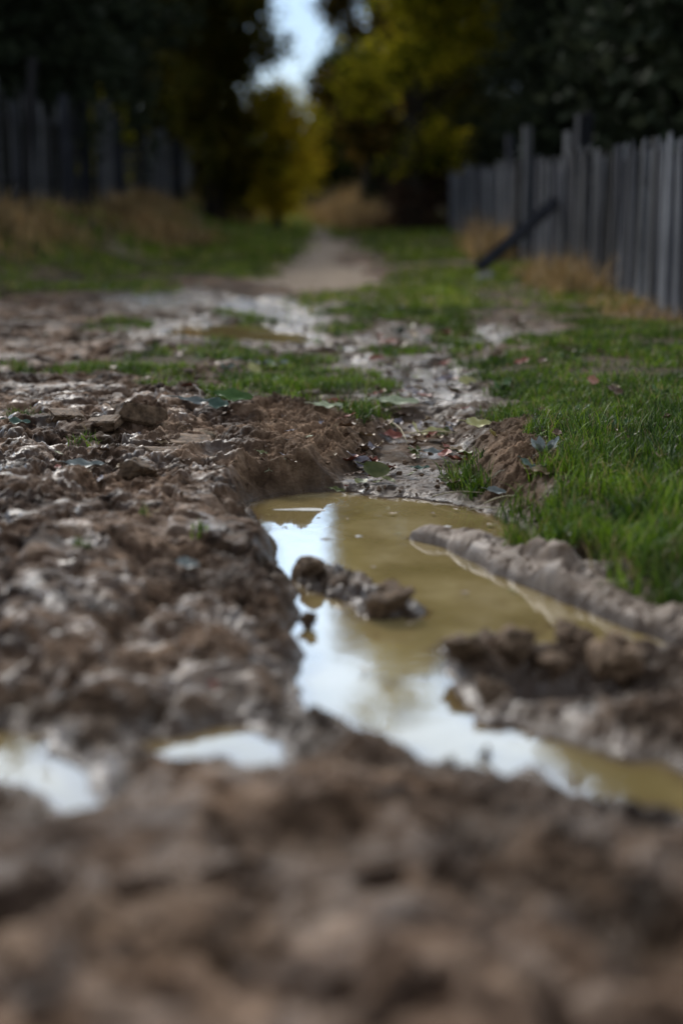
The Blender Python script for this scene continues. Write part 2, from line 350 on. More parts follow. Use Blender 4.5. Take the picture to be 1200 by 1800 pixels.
# ------------------------------------------------------------------ materials
def new_mat(name):
    m = bpy.data.materials.new(name); m.use_nodes = True
    nt = m.node_tree; b = nt.nodes['Principled BSDF']
    return m, nt, b
def nd(nt, t, **k):
    n = nt.nodes.new(t)
    for a, v in k.items():
        if a.startswith('i_'):
            n.inputs[int(a[2:]) if a[2:].isdigit() else a[2:]].default_value = v
        else: setattr(n, a, v)
    return n
def ramp(nt, src, stops, interp='LINEAR'):
    r = nt.nodes.new('ShaderNodeValToRGB'); r.color_ramp.interpolation = interp
    e = r.color_ramp.elements
    while len(e) < len(stops): e.new(0.5)
    for i, (p, c) in enumerate(stops):
        e[i].position = p; e[i].color = (c[0], c[1], c[2], 1) if not isinstance(c, (int, float)) else (c, c, c, 1)
    nt.links.new(src, r.inputs[0]); return r.outputs[0]
def mixc(nt, f, a, b, mode='MIX'):
    n = nt.nodes.new('ShaderNodeMix'); n.data_type = 'RGBA'; n.blend_type = mode
    for i, v in ((0, f), (6, a), (7, b)):
        if isinstance(v, (int, float)): n.inputs[i].default_value = v if i == 0 else (v, v, v, 1)
        elif isinstance(v, tuple): n.inputs[i].default_value = (v[0], v[1], v[2], 1)
        else: nt.links.new(v, n.inputs[i])
    return n.outputs[2]
def math_(nt, op, a, b=0.0):
    n = nt.nodes.new('ShaderNodeMath'); n.operation = op
    for i, v in enumerate((a, b)):
        if isinstance(v, (int, float)): n.inputs[i].default_value = v
        else: nt.links.new(v, n.inputs[i])
    return n.outputs[0]
def noise(nt, scale, detail=4, rough=.55, vec=None):
    n = nt.nodes.new('ShaderNodeTexNoise'); n.inputs['Scale'].default_value = scale; n.inputs['Detail'].default_value = detail; n.inputs['Roughness'].default_value = rough
    if vec is None:
        g = nt.nodes.new('ShaderNodeNewGeometry'); vec = g.outputs['Position']
    nt.links.new(vec, n.inputs['Vector']); return n.outputs[0]

def ground_material():
    m, nt, b = new_mat('churned_mud_and_soil')
    L = nt.links.new
    def attr(n): return nd(nt, 'ShaderNodeAttribute', attribute_name=n).outputs['Fac']
    G, W, D, RG, SO, FI = attr('grassy'), attr('wet'), attr('dry'), attr('pressed'), attr('soaked'), attr('smeared')
    n1 = noise(nt, 3.2, 6, .6); n2 = noise(nt, 24, 6, .65); n3 = noise(nt, 120, 4, .6)
    mud = ramp(nt, math_(nt, 'ADD', math_(nt, 'MULTIPLY', n1, .25), math_(nt, 'ADD', math_(nt, 'MULTIPLY', noise(nt, 9.5, 5, .6), .45), math_(nt, 'MULTIPLY', n2, .3))),
               [(.38, (.016, .009, .005)), (.45, (.076, .045, .026)), (.52, (.195, .125, .079)), (.61, (.38, .27, .185))])
    dryc = ramp(nt, math_(nt, 'ADD', math_(nt, 'MULTIPLY', n2, .55), math_(nt, 'MULTIPLY', n3, .45)),
                [(.32, (.085, .050, .028)), (.5, (.25, .162, .100)), (.66, (.46, .335, .225))])
    col = mixc(nt, D, mud, dryc)
    col = mixc(nt, 1.0, col, ramp(nt, noise(nt, 2.1, 4, .6), [(.40, (.38, .34, .32)), (.58, (1.08, 1.03, .98))]), 'MULTIPLY')
    film0 = math_(nt, 'MULTIPLY', ramp(nt, noise(nt, 6.5, 5, .62), [(.47, 0.0), (.58, 1.0)]), math_(nt, 'ADD', .12, math_(nt, 'MULTIPLY', FI, .8)))
    col = mixc(nt, math_(nt, 'MULTIPLY', film0, .45), col, (.060, .037, .022))
    col = mixc(nt, ramp(nt, D, [(.85, 0.0), (.97, .75)]), col, mixc(nt, n2, (.34, .26, .18), (.62, .51, .39)))
    col = mixc(nt, math_(nt, 'MULTIPLY', SO, .85), col, mixc(nt, n2, (.030, .017, .008), (.12, .078, .044)))
    col = mixc(nt, math_(nt, 'MULTIPLY', RG, .85), col, mixc(nt, ramp(nt, noise(nt, 8, 4), [(.42, 0.0), (.58, 1.0)]), (.26, .20, .15), (.12, .08, .05)))
    litter = ramp(nt, n2, [(.35, (.018, .020, .008)), (.5, (.05, .045, .02)), (.68, (.14, .11, .055))])
    col = mixc(nt, math_(nt, 'MULTIPLY', G, .8), col, litter)
    L(col, b.inputs['Base Color'])
    rn = noise(nt, 7, 5, .6)
    rr = ramp(nt, rn, [(.36, .50), (.60, .90)])
    film = ramp(nt, noise(nt, 6.5, 5, .62), [(.47, 0.0), (.58, 1.0)])
    film = math_(nt, 'MULTIPLY', film, math_(nt, 'ADD', .12, math_(nt, 'MULTIPLY', FI, .8)))
    film = math_(nt, 'MULTIPLY', film, math_(nt, 'SUBTRACT', 1.0, D))
    rr = mixc(nt, film, rr, .36)
    r = mixc(nt, D, rr, .75)
    r = mixc(nt, math_(nt, 'MULTIPLY', W, .9), r, .12)
    r = mixc(nt, RG, r, mixc(nt, n2, .35, .75))
    r = mixc(nt, G, r, .85)
    L(r, b.inputs['Roughness'])
    b.inputs['IOR'].default_value = 1.5
    L(mixc(nt, D, mixc(nt, W, mixc(nt, film, .12, .55), .5), .05), b.inputs['Specular IOR Level'])
    bn = math_(nt, 'ADD', math_(nt, 'MULTIPLY', n2, .5), math_(nt, 'MULTIPLY', n3, .22))
    bp = nd(nt, 'ShaderNodeBump'); bp.inputs['Distance'].default_value = .03
    L(mixc(nt, RG, mixc(nt, film, .8, .18), .3), bp.inputs['Strength']); L(bn, bp.inputs['Height']); L(bp.outputs[0], b.inputs['Normal'])
    return m

def water_material():
    m, nt, b = new_mat('turbid_puddle_water')
    n1 = noise(nt, 3.0, 5, .6)
    c = ramp(nt, n1, [(.35, (.18, .135, .052)), (.52, (.25, .19, .082)), (.66, (.33, .26, .13))])
    dpt = nd(nt, 'ShaderNodeAttribute', attribute_name='depth').outputs['Fac']
    c = mixc(nt, ramp(nt, dpt, [(.004, 0.0), (.05, 1.0)]), (.10, .062, .030), c)
    nt.links.new(c, b.inputs['Base Color'])
    b.inputs['Roughness'].default_value = .05
    b.inputs['IOR'].default_value = 1.72
    n2 = noise(nt, 9, 2)
    bp = nd(nt, 'ShaderNodeBump'); bp.inputs['Distance'].default_value = .01; bp.inputs['Strength'].default_value = .05
    nt.links.new(n2, bp.inputs['Height']); nt.links.new(bp.outputs[0], b.inputs['Normal'])
    return m

def blade_material(name, cols, trans=.25, rough=.45):
    m, nt, b = new_mat(name)
    g = nt.nodes.new('ShaderNodeNewGeometry')
    c = ramp(nt, g.outputs['Random Per Island'], cols)
    c = mixc(nt, 1.0, c, ramp(nt, noise(nt, 3.0, 3), [(.36, (.45, .50, .45)), (.62, (1.5, 1.35, 1.1))]), 'MULTIPLY')
    nt.links.new(c, b.inputs['Base Color']); b.inputs['Roughness'].default_value = rough
    b.inputs['Specular IOR Level'].default_value = .3
    if trans:
        t = nd(nt, 'ShaderNodeBsdfTranslucent'); nt.links.new(c, t.inputs[0])
        mx = nd(nt, 'ShaderNodeMixShader'); mx.inputs[0].default_value = trans
        o = nt.nodes['Material Output']
        nt.links.new(b.outputs[0], mx.inputs[1]); nt.links.new(t.outputs[0], mx.inputs[2]); nt.links.new(mx.outputs[0], o.inputs[0])
    return m
def foliage_material(name, cols, trans=.3):
    """leaf colour varies from leaf to leaf and from bough to bough"""
    m, nt, b = new_mat(name)
    g = nt.nodes.new('ShaderNodeNewGeometry')
    n = noise(nt, .9, 2)
    f = math_(nt, 'ADD', math_(nt, 'MULTIPLY', g.outputs['Random Per Island'], .45), math_(nt, 'MULTIPLY', n, .6))
    c = ramp(nt, f, cols)
    nt.links.new(c, b.inputs['Base Color']); b.inputs['Roughness'].default_value = .8
    b.inputs['Specular IOR Level'].default_value = .06
    t = nd(nt, 'ShaderNodeBsdfTranslucent'); nt.links.new(c, t.inputs[0])
    mx = nd(nt, 'ShaderNodeMixShader'); mx.inputs[0].default_value = trans
    o = nt.nodes['Material Output']
    nt.links.new(b.outputs[0], mx.inputs[1]); nt.links.new(t.outputs[0], mx.inputs[2]); nt.links.new(mx.outputs[0], o.inputs[0])
    return m
def plain(name, c1, c2, scale=20, rough=.7, bump=.3, stretch=None, spec=.3):
    m, nt, b = new_mat(name)
    tcn = nt.nodes.new('ShaderNodeTexCoord'); vec = tcn.outputs['Object']
    if stretch:
        mpn = nt.nodes.new('ShaderNodeMapping'); mpn.inputs['Scale'].default_value = stretch
        nt.links.new(vec, mpn.inputs[0]); vec = mpn.outputs[0]
    n = noise(nt, scale, 5, .6, vec)
    c = ramp(nt, n, [(.32, c1), (.68, c2)])
    oi = nt.nodes.new('ShaderNodeObjectInfo')
    c = mixc(nt, 1.0, c, ramp(nt, oi.outputs['Random'], [(0, .70), (1, 1.25)]), 'MULTIPLY')
    nt.links.new(c, b.inputs['Base Color']); b.inputs['Roughness'].default_value = rough
    b.inputs['Specular IOR Level'].default_value = spec
    bp = nd(nt, 'ShaderNodeBump'); bp.inputs['Distance'].default_value = .01; bp.inputs['Strength'].default_value = bump
    nt.links.new(n, bp.inputs['Height']); nt.links.new(bp.outputs[0], b.inputs['Normal'])
    return m

M = {}
M['ground'] = ground_material()
M['water'] = water_material()
M['grass'] = blade_material('green_grass_blades', [(0, (.018, .044, .006)), (.4, (.060, .130, .010)), (.75, (.17, .29, .018)), (.89, (.21, .34, .03)), (.91, (.25, .20, .09)), (1, (.34, .28, .16))])
M['grassfar'] = blade_material('mown_lane_grass', [(0, (.07, .125, .012)), (.5, (.17, .28, .024)), (.84, (.28, .36, .05)), (1, (.46, .38, .18))])
M['drygrass'] = blade_material('withered_grass', [(0, (.15, .09, .035)), (.5, (.40, .27, .13)), (1, (.58, .45, .26))])
M['wood'] = plain('weathered_fence_wood', (.010, .011, .015), (.062, .066, .085), 6, .8, .4, (6, 6, .6))
M['woodpale'] = plain('pale_fence_wood', (.08, .082, .09), (.21, .215, .23), 6, .8, .4, (6, 6, .6))
M['wooddark'] = plain('dark_damp_wood', (.008, .008, .009), (.025, .024, .025), 6, .8, .4, (6, 6, .6))
M['bark'] = plain('tree_bark', (.020, .016, .012), (.07, .058, .045), 8, .9, .6, (3, 3, .5))
M['clod'] = plain('mud_clod', (.045, .026, .013), (.25, .165, .10), 3, .7, 1.0, spec=.15)
M['crumb'] = plain('mud_crumb', (.08, .048, .027), (.27, .18, .115), 3, .85, .5, spec=.1)
M['stone'] = plain('pale_stone', (.30, .29, .26), (.55, .54, .5), 20, .7, .3)
M['straw'] = plain('straw_stalk', (.30, .25, .14), (.55, .48, .30), 40, .6, .2)
M['twig'] = plain('dead_twig', (.06, .045, .035), (.17, .13, .10), 40, .7, .3)

# ------------------------------------------------------------------ ground mesh
ys = [-9, -7, -5, -3.5, -2.4, -1.5, -.8, -.3, .1, .4, .65, .85, 1.0]
y = 1.0
while y < 75:
    if y < 2.6: st = .0085
    elif y < 7.6: st = .0062
    elif y < 12: st = .012 + (y - 7.6) * .005
    else: st = .035 + (y - 12) * .012
    y += st; ys.append(y)
y = ys[-1]
while y < 420: y *= 1.14; ys.append(y)
ys = np.array(ys)
core = np.linspace(-1, 1, 620)
outer = 1 + np.cumsum(np.geomspace(.0045, 1.3, 46)); 
t = np.concatenate([-outer[::-1], core, outer])
Wd = np.clip(0.262 * ys + 0.16, .55, None)
Wd = np.minimum(Wd, 12 + 0.2 * ys)
XX = t[None, :] * Wd[:, None] + 0 * ys[:, None]; YY = np.repeat(ys[:, None], len(t), 1)
HH, GG, WW, DD, RR, LL, SK, FM = height(XX.ravel(), YY.ravel())
nr, nc = XX.shape
idx = np.arange(nr * nc).reshape(nr, nc)
F = np.stack([idx[:-1, :-1], idx[:-1, 1:], idx[1:, 1:], idx[1:, :-1]], -1).reshape(-1, 4)
V = np.stack([XX.ravel(), YY.ravel(), HH], -1)
me = np_mesh('ground', V, F, M['ground'], True, {'grassy': GG, 'wet': WW, 'dry': DD, 'pressed': RR, 'soaked': SK, 'smeared': FM})
tag(link('ground', me), kind='structure')
print('ground verts', len(V))
def zat(x, y):
    h = height(np.array([float(x)]), np.array([float(y)])); return float(h[0][0])
def zats(xs, ysv):
    return height(np.asarray(xs, float), np.asarray(ysv, float))
def ground_at(px, py, it=6):
    z = .08
    for _ in range(it):
        x, y = at(px, py, z); z = .5 * z + .5 * zat(x, y)
    return x, y, z

# ------------------------------------------------------------------ puddles
def pool(poly, zw, grow, name='puddle'):
    lo = poly.min(0) - grow; hi = poly.max(0) + grow
    nx = 190; ny = 190
    gx = np.linspace(lo[0], hi[0], nx); gy = np.linspace(lo[1], hi[1], ny)
    X, Y = np.meshgrid(gx, gy); s = sdf(X, Y, poly, grow + 1)
    keep = s < grow
    id_ = -np.ones(X.shape, int); q = np.zeros(X.shape, bool)
    cell = keep[:-1, :-1] | keep[1:, :-1] | keep[:-1, 1:] | keep[1:, 1:]
    q[:-1, :-1] |= cell; q[1:, :-1] |= cell; q[:-1, 1:] |= cell; q[1:, 1:] |= cell
    id_[q] = np.arange(q.sum())
    V = np.stack([X[q], Y[q], np.full(q.sum(), zw)], -1)
    a, b, c, d = id_[:-1, :-1][cell], id_[:-1, 1:][cell], id_[1:, 1:][cell], id_[1:, :-1][cell]
    dp = zw - zats(V[:, 0], V[:, 1])[0]
    o = link(name, np_mesh(name, V, np.stack([a, b, c, d], -1), M['water'], True, {'depth': dp})); tag(o, kind='structure'); return o
ALLNEAR = POOL_MAIN
pool(POOL_MAIN, 0.0, .10); pool(POOL_LEFT, 0.0, .07); pool(POOL_MID, 0.0, .06)
pool(POOL_FAR_B, ZF, .12)

# ------------------------------------------------------------------ grass
def blades(name, xs, ysv, zs, length, width, mat, lean=.5, seg=3, label_kind=True):
    n = len(xs)
    az = rng.uniform(0, 2 * math.pi, n); ln = length * rng.uniform(.55, 1.25, n); w = width * rng.uniform(.7, 1.3, n)
    le = np.abs(rng.normal(0, lean, n)) + .08
    dx, dy = np.cos(az), np.sin(az); sx, sy = -dy, dx
    fa = rng.uniform(0, math.pi, n); sx, sy = np.cos(fa), np.sin(fa)
    Vs = []
    for k in range(seg + 1):
        t = k / seg; ang = le * t * 1.5
        r = ln * t * np.sin(ang) * .9; hz = ln * t * np.cos(ang * .8)
        cx = xs + dx * r; cy = ysv + dy * r; cz = zs - .004 + hz
        if k < seg:
            ww = w * (1 - .75 * t ** 1.5) * .5
            Vs.append(np.stack([cx - sx * ww, cy - sy * ww, cz], -1)); Vs.append(np.stack([cx + sx * ww, cy + sy * ww, cz], -1))
        else: Vs.append(np.stack([cx, cy, cz], -1))
    k = 2 * seg + 1
    V = np.stack(Vs, 1).reshape(-1, 3)
    base = (np.arange(n) * k)[:, None]
    tris = []
    for j in range(seg - 1):
        a = 2 * j; tris += [[a, a + 1, a + 3], [a, a + 3, a + 2]]
    a = 2 * (seg - 1); tris.append([a, a + 1, a + 2])
    F = (base[:, None, :] + np.array(tris)[None]).reshape(-1, 3)
    return np_mesh(name, V, F, mat, True)
def scatter(poly, n, thr=.35, seedz=0, clump=None):
    lo = poly.min(0) - .1; hi = poly.max(0) + .1
    x = rng.uniform(lo[0], hi[0], n); y_ = rng.uniform(lo[1], hi[1], n)
    if clump:
        c = fbm(x, y_, clump, 2, 200 + seedz); keep = rng.uniform(0, 1, n) < sst(c, -.5, .25); x, y_ = x[keep], y_[keep]
    H, G, *_ = zats(x, y_)
    keep = (rng.uniform(0, 1, len(x)) < sst(G, thr * .5, thr * 1.6)) & (H > .012)
    return x[keep], y_[keep], H[keep]
def poly_box(x0, x1, y0, y1): return np.array([(x0, y0), (x1, y0), (x1, y1), (x0, y1)])
def make_grass(name, label, boxes, mat):
    for i, (poly, n, ln, wd, lean, clump) in enumerate(boxes):
        x, y_, z = scatter(poly, n, .35, i, clump)
        yield x, y_, z, ln, wd, lean
def join_grass(name, label, boxes, mat, cat='grass'):
    Vs, Fs, off = [], [], 0
    for x, y_, z, ln, wd, lean in make_grass(name, label, boxes, mat):
        if len(x) == 0: continue
        L_ = ln * (.75 + .5 * (fbm(x, y_, .3, 2, 300) * .5 + .5))
        m_ = blades('t', x, y_, z, L_, wd, mat, lean)
        v = np.empty(len(m_.vertices) * 3, np.float32); m_.vertices.foreach_get('co', v)
        f = np.empty(len(m_.loops), np.int32); m_.loops.foreach_get('vertex_index', f)
        Vs.append(v.reshape(-1, 3)); Fs.append(f.reshape(-1, 3) + off); off += len(v) // 3
        bpy.data.meshes.remove(m_)
    o = link(name, np_mesh(name, np.concatenate(Vs), np.concatenate(Fs), mat, True))
    tag(o, label, cat, kind='stuff'); print(name, off // 7); return o
join_grass('verge_grass', 'lush green grass on the right bank beside the large puddle', [
    (poly_box(.40, 1.75, 3.6, 5.2), 26000, .085, .0045, .42, .09),
    (poly_box(.40, 1.75, 3.6, 5.2), 16000, .05, .0045, .7, None),
    (poly_box(1.75, 3.4, 3.6, 5.2), 26000, .07, .0055, .5, .1),
    (poly_box(.40, 1.5, 3.6, 5.6), 5000, .125, .0045, .5, .06),
    (poly_box(2.3, 3.4, 5.2, 7.2), 22000, .055, .0055, .5, .1),
    (poly_box(.40, 2.3, 5.2, 7.2), 34000, .062, .0042, .5, .10),
    (poly_box(.40, 2.3, 5.2, 7.2), 26000, .035, .0045, .8, None),
    (poly_box(.40, 3.1, 7.2, 12.0), 52000, .055, .007, .5, .5)], M['grass'])
join_grass('lane_grass', 'low green grass in the strip between the muddy ruts', [
    (poly_box(-2.2, .45, 6.3, 8.2), 60000, .055, .0050, .6, .25),
    (poly_box(-3.2, .9, 8.2, 12.5), 60000, .055, .009, .6, .35)], M['grass'])
join_grass('mud_sprig_grass', 'sparse green sprigs poking through the near mud', [
    (poly_box(-1.4, -.3, 5.2, 6.6), 9000, .03, .0035, .6, .2),
    (poly_box(.30, .55, 4.7, 6.3), 1500, .075, .0042, .4, .2)], M['grass'])
join_grass('far_grass', 'soft green grass farther up the lane', [
    (poly_box(-6.5, 4.5, 12.0, 22), 62000, .07, .020, .5, .8),
    (poly_box(-6.5, 4.5, 22, 60), 62000, .11, .05, .5, 1.5)], M['grassfar'])
# withered grass along the fences
def dry_field(spots):
    X_, Y_, L_ = [], [], []
    for (px, d, rad, n, ln) in spots:
        x0 = atd(px, d)
        X_.append(rng.normal(x0, rad * .5, n)); Y_.append(rng.normal(d, rad * 1.6, n)); L_.append(np.full(n, ln) * rng.uniform(.6, 1.2, n))
    return np.concatenate(X_), np.concatenate(Y_), np.concatenate(L_)
bx = rng.uniform(-6.2, -4.2, 3500); by = rng.uniform(14, 45, 3500)
x_, y_, l_ = dry_field([(290, 27, 1.0, 1500, .36), (270, 33, .8, 1500, .40), (30, 19, .8, 1500, .30), (380, 45, 1.2, 1200, .5),
                        (620, 46, 1.1, 2200, 1.1), (650, 40, .8, 1400, .8), (430, 52, 1.2, 1200, .7), (570, 60, 1.2, 1200, .5)])
x_ = np.concatenate([x_, bx]); y_ = np.concatenate([y_, by]); l_ = np.concatenate([l_, rng.uniform(.1, .24, 3500)])
z_ = zats(x_, y_)[0]
tag(link('withered_grass', blades('withered_grass', x_, y_, z_, l_, .022, M['drygrass'], .35)),
    'withered tan grass on the left bank and at the far end', 'dry grass', kind='stuff')

# ------------------------------------------------------------------ small builders
def tube(path, radii, n=8, cap=True):
    path = [Vector(p) for p in path]; V = []; F = []
    for i, p in enumerate(path):
        a = path[max(i - 1, 0)]; b = path[min(i + 1, len(path) - 1)]
        d = (b - a).normalized(); ref = Vector((0, 0, 1)) if abs(d.z) < .9 else Vector((1, 0, 0))
        u = d.cross(ref).normalized(); w = d.cross(u).normalized()
        for k in range(n):
            an = 2 * math.pi * k / n; V.append(p + (u * math.cos(an) + w * math.sin(an)) * radii[i])
    for i in range(len(path) - 1):
        for k in range(n):
            F.append([i * n + k, i * n + (k + 1) % n, (i + 1) * n + (k + 1) % n, (i + 1) * n + k])
    if cap:
        V.append(path[-1]); c = len(V) - 1; o = (len(path) - 1) * n
        for k in range(n): F.append([o + k, o + (k + 1) % n, c, c])
        V.append(path[0]); c = len(V) - 1
        for k in range(n): F.append([(k + 1) % n, k, c, c])
    return V, F
def merge(parts):
    V, F = [], []
    for v, f in parts:
        o = len(V); V += [tuple(q) for q in v]; F += [[i + o for i in g] for g in f]
    return V, F
def py_mesh(name, V, F, mat, smooth=True):
    me = bpy.data.meshes.new(name)
    F2 = []
    for f in F:
        g = []
        for i in f:
            if i not in g: g.append(i)
        F2.append(g)
    me.from_pydata([tuple(v) for v in V], [], F2); me.materials.append(mat)
    me.polygons.foreach_set('use_smooth', [smooth] * len(me.polygons)); me.update(); return me

# ------------------------------------------------------------------ fences
def picket_mesh(w, h, th, topkind, name='picket', mat=None, r=random):
    """a split stake: rough outline, slight bend, uneven top"""
    V = []; F = []; n = 7
    bend = r.uniform(-.02, .02); bx_ = [r.uniform(-.004, .004) for _ in range(n)]
    for i in range(n):
        t = i / (n - 1); z = h * t
        ww = w * .5 * (1 + r.uniform(-.10, .10)); tt = th * .5
        ox = bend * math.sin(t * 3.1) + bx_[i]
        if i == n - 1:
            if topkind == 0: ww *= .35
            z0, z1 = z, z + (r.uniform(-.03, .03) if topkind else 0)
        else: z0 = z1 = z
        V += [(ox - ww, -tt, z0), (ox + ww, -tt, z1), (ox + ww * .9, tt, z1), (ox - ww * .9, tt, z0)]
    for i in range(n - 1):
        o = i * 4
        for k in range(4): F.append([o + k, o + (k + 1) % 4, o + 4 + (k + 1) % 4, o + 4 + k])
    F.append([0, 3, 2, 1]); o = 4 * (n - 1); F.append([o, o + 1, o + 2, o + 3])
    return V, F
def beam(p, q, w, h):
    p = Vector(p); q = Vector(q); d = (q - p).normalized(); s = d.cross(Vector((0, 0, 1))).normalized() * w * .5; u = s.cross(d).normalized() * h * .5
    V = []
    for c in (p, (p + q) * .5 + Vector((0, 0, -.012)), q):
        V += [c - s - u, c + s - u, c + s + u, c - s + u]
    F = [[0, 3, 2, 1], [8, 9, 10, 11]]
    for i in (0, 4):
        for k in range(4): F.append([i + k, i + (k + 1) % 4, i + 4 + (k + 1) % 4, i + 4 + k])
    return V, F
def place(o, loc, rot=(0, 0, 0), sc=(1, 1, 1)):
    o.location = loc; o.rotation_euler = rot; o.scale = sc; return o
rf = random.Random(5)
protos = [py_mesh('picket', *picket_mesh(rf.uniform(.06, .085), 1.0, .022, k % 3, r=rf), M['wood'], False) for k in range(6)]
protos_dark = [py_mesh('picket', *picket_mesh(rf.uniform(.06, .085), 1.0, .022, k % 3, r=rf), M['wooddark'], False) for k in range(6)]
protos_pale = [py_mesh('picket', *picket_mesh(rf.uniform(.055, .075), 1.0, .022, k % 3, r=rf), M['woodpale'], False) for k in range(3)]
def build_fence(name, label, xf, y0, y1, topf, step, facing, gap=None, palep=.15, posts=3.0, rnd=rf, basez=None, maxobj=100, protos=protos, jit=.05):
    root = empty(name, (xf(y0), y0, 0)); tag(root, label, 'fence')
    root.location = (0, 0, 0)
    y_ = y0; n = 0; rest = []
    ylist = []
    while y_ < y1:
        ylist.append(y_); y_ += step * rnd.uniform(.85, 1.25)
    arr = np.array(ylist); bz = zats([xf(v) for v in ylist], ylist)[0]
    for yy, zb in zip(ylist, bz):
        if gap and gap(yy, rnd): continue
        h = topf(yy) - zb + rnd.uniform(-jit, jit)
        pm = rnd.choice(protos_pale if rnd.random() < palep else protos)
        loc = (xf(yy) + facing * .03 + rnd.uniform(-.01, .01), yy, zb - .03); rot = (rnd.uniform(-.03, .03), rnd.uniform(-.02, .02), math.pi / 2 * facing + rnd.uniform(-.12, .12))
        sc = (rnd.uniform(.8, 1.3), 1, h + .03)
        if n < maxobj:
            place(link('picket', pm, root), loc, rot, sc)
        else: rest.append((pm, loc, rot, sc))
        n += 1
    if rest:
        Vs, Fs, off = [], [], 0; mi = []
        for pm, loc, rot, sc in rest:
            mw = Matrix.LocRotScale(Vector(loc), __import__('mathutils').Euler(rot), Vector(sc))
            Vs += [mw @ v.co for v in pm.vertices]; Fs += [[i + off for i in p.vertices] for p in pm.polygons]
            mi += [0 if pm.materials[0] is protos[0].materials[0] else 1] * len(pm.polygons); off += len(pm.vertices)
        me_ = py_mesh('picket', Vs, Fs, protos[0].materials[0], False); me_.materials.append(M['woodpale']); me_.polygons.foreach_set('material_index', mi)
        tag(link('picket', me_, root), kind='stuff')
    # rails behind the pickets, posts
    yy = y0
    while yy < y1:
        ye = min(yy + posts, y1)
        za, zb_ = zat(xf(yy), yy), zat(xf(ye), ye)
        for fr in (.28, .8):
            a = (xf(yy) - facing * .02, yy, za + (topf(yy) - za) * fr + rnd.uniform(-.02, .02)); b = (xf(ye) - facing * .02, ye, zb_ + (topf(ye) - zb_) * fr)
            link('rail', py_mesh('rail', *beam(a, b, .04, .07), M['wood'], False), root)
        yy = ye
    return root
FX = lambda y: 2.62 + .0 * y
def topR(y):
    t = CAMH + .34 + .08 * sst(np.float64(y), 9, 15) if y < 18 else CAMH + .40
    if 17 < y < 20: t -= .02
    if y > 24: t = CAMH + .42 + .04 * math.sin(y * .9)
    return t + .03 * math.sin(y * 1.7)
right = build_fence('picket_fence', 'weathered grey stake fence running along the right side of the lane', FX, 8.6, 35.0, lambda y: topR(y) - .03, .080, -1, None, .30, protos=protos + protos_dark[:3], jit=.07)
# its posts (some stand higher than the stakes)
def post(root, x, y, top, w=.11, tilt=0, mat='wood'):
    zb = zat(x, y)
    V, F = picket_mesh(w, top - zb + .15, w, 1, r=rf)
    o = link('post', py_mesh('post', V, F, M[mat], False), root); place(o, (x, y, zb - .15), (0, tilt, .2)); return o
for px, d, top, w, mt in ((925, 19.8, 1.95, .10, 'woodpale'), (905, 20.4, 1.50, .16, 'wooddark'), (875, 23.5, 1.98, .12, 'wood'), (1005, 16.4, 1.93, .16, 'wood'), (985, 17.0, 1.77, .22, 'woodpale'),
                          (1110, 12.9, 1.5, .12, 'wooddark'), (1210, 10.6, 1.55, .12, 'wooddark'), (830, 27.5, 1.5, .12, 'wooddark'), (800, 32.0, 1.55, .12, 'woodpale')):
    post(right, 2.50 if px in (905, 925) else 2.70, d, top, w, 0, mt)

GX = lambda y: -4.62
def topL(y):
    if y < 20: return 2.50 + .05 * math.sin(y * 3)
    if y < 24: return 2.42 - .1 * (y - 20) / 4
    if y < 29: return 2.45 + .16 * math.sin(y * 2.3)
    if y < 33: return 2.05
    return 2.32 + .10 * math.sin(y * 1.9)
def gapL(y, r): return r.random() < (.18 if y < 22 else .10)
left = build_fence('board_fence', 'dilapidated dark board fence on top of the left bank', GX, 15.5, 46, topL, .16, 1, gapL, .32, 3.2, protos=protos_dark + protos, jit=.16)
for x, d, top, w, tilt, mt in ((-4.5, 20.6, 2.9, .14, .10, 'wooddark'), (-4.5, 18.3, 2.6, .12, .0, 'wooddark'), (-4.55, 24.2, 2.62, .13, 0, 'wood'), (-4.5, 27.9, 2.75, .30, 0, 'woodpale'),
                            (-4.5, 29.2, 2.55, .28, 0, 'wood'), (-4.55, 26.0, 2.7, .2, 0, 'wood'), (-4.5, 36.5, 2.6, .26, 0, 'woodpale'), (-4.5, 33.0, 2.5, .15, 0, 'wooddark'), (-4.5, 40.0, 2.5, .3, 0, 'wood')):
    post(left, x, d, top, w, tilt, mt)
# far fence closing the lane
far = empty('plank_fence', (0, 0, 0)); tag(far, 'small blue-grey plank fence at the far end of the lane', 'fence')
for i in range(22):
    x = atd(468, 68) + i * .17
    if 9 <= i <= 10: continue
    zb = .14
    o = link('picket', protos[i % 6], far); place(o, (x, 68 + rf.uniform(-.05, .05), zb - .05), (0, rf.uniform(-.03, .03), rf.uniform(-.1, .1)), (2.0, 1, 1.0 + rf.uniform(-.12, .1)))
link('rail', py_mesh('rail', *beam((atd(466, 68), 68.06, .8), (atd(468, 68) + 22 * .17, 68.06, .8), .05, .09), M['wood'], False), far)
# leaning beam against the right fence
bx0, by0, bz0 = ground_at(842, 458)
bz0 = zat(bx0, 17.6)
q0 = (atd(838, 17.6), 17.6, bz0 + .05); q1 = (2.50, 17.0, 0.98)
o = link('wooden_prop', py_mesh('wooden_prop', *beam(q0, q1,   .11, .12), M['wood'], False)); tag(o, 'dark squared timber prop leaning from the grass up against the right fence', 'timber prop')

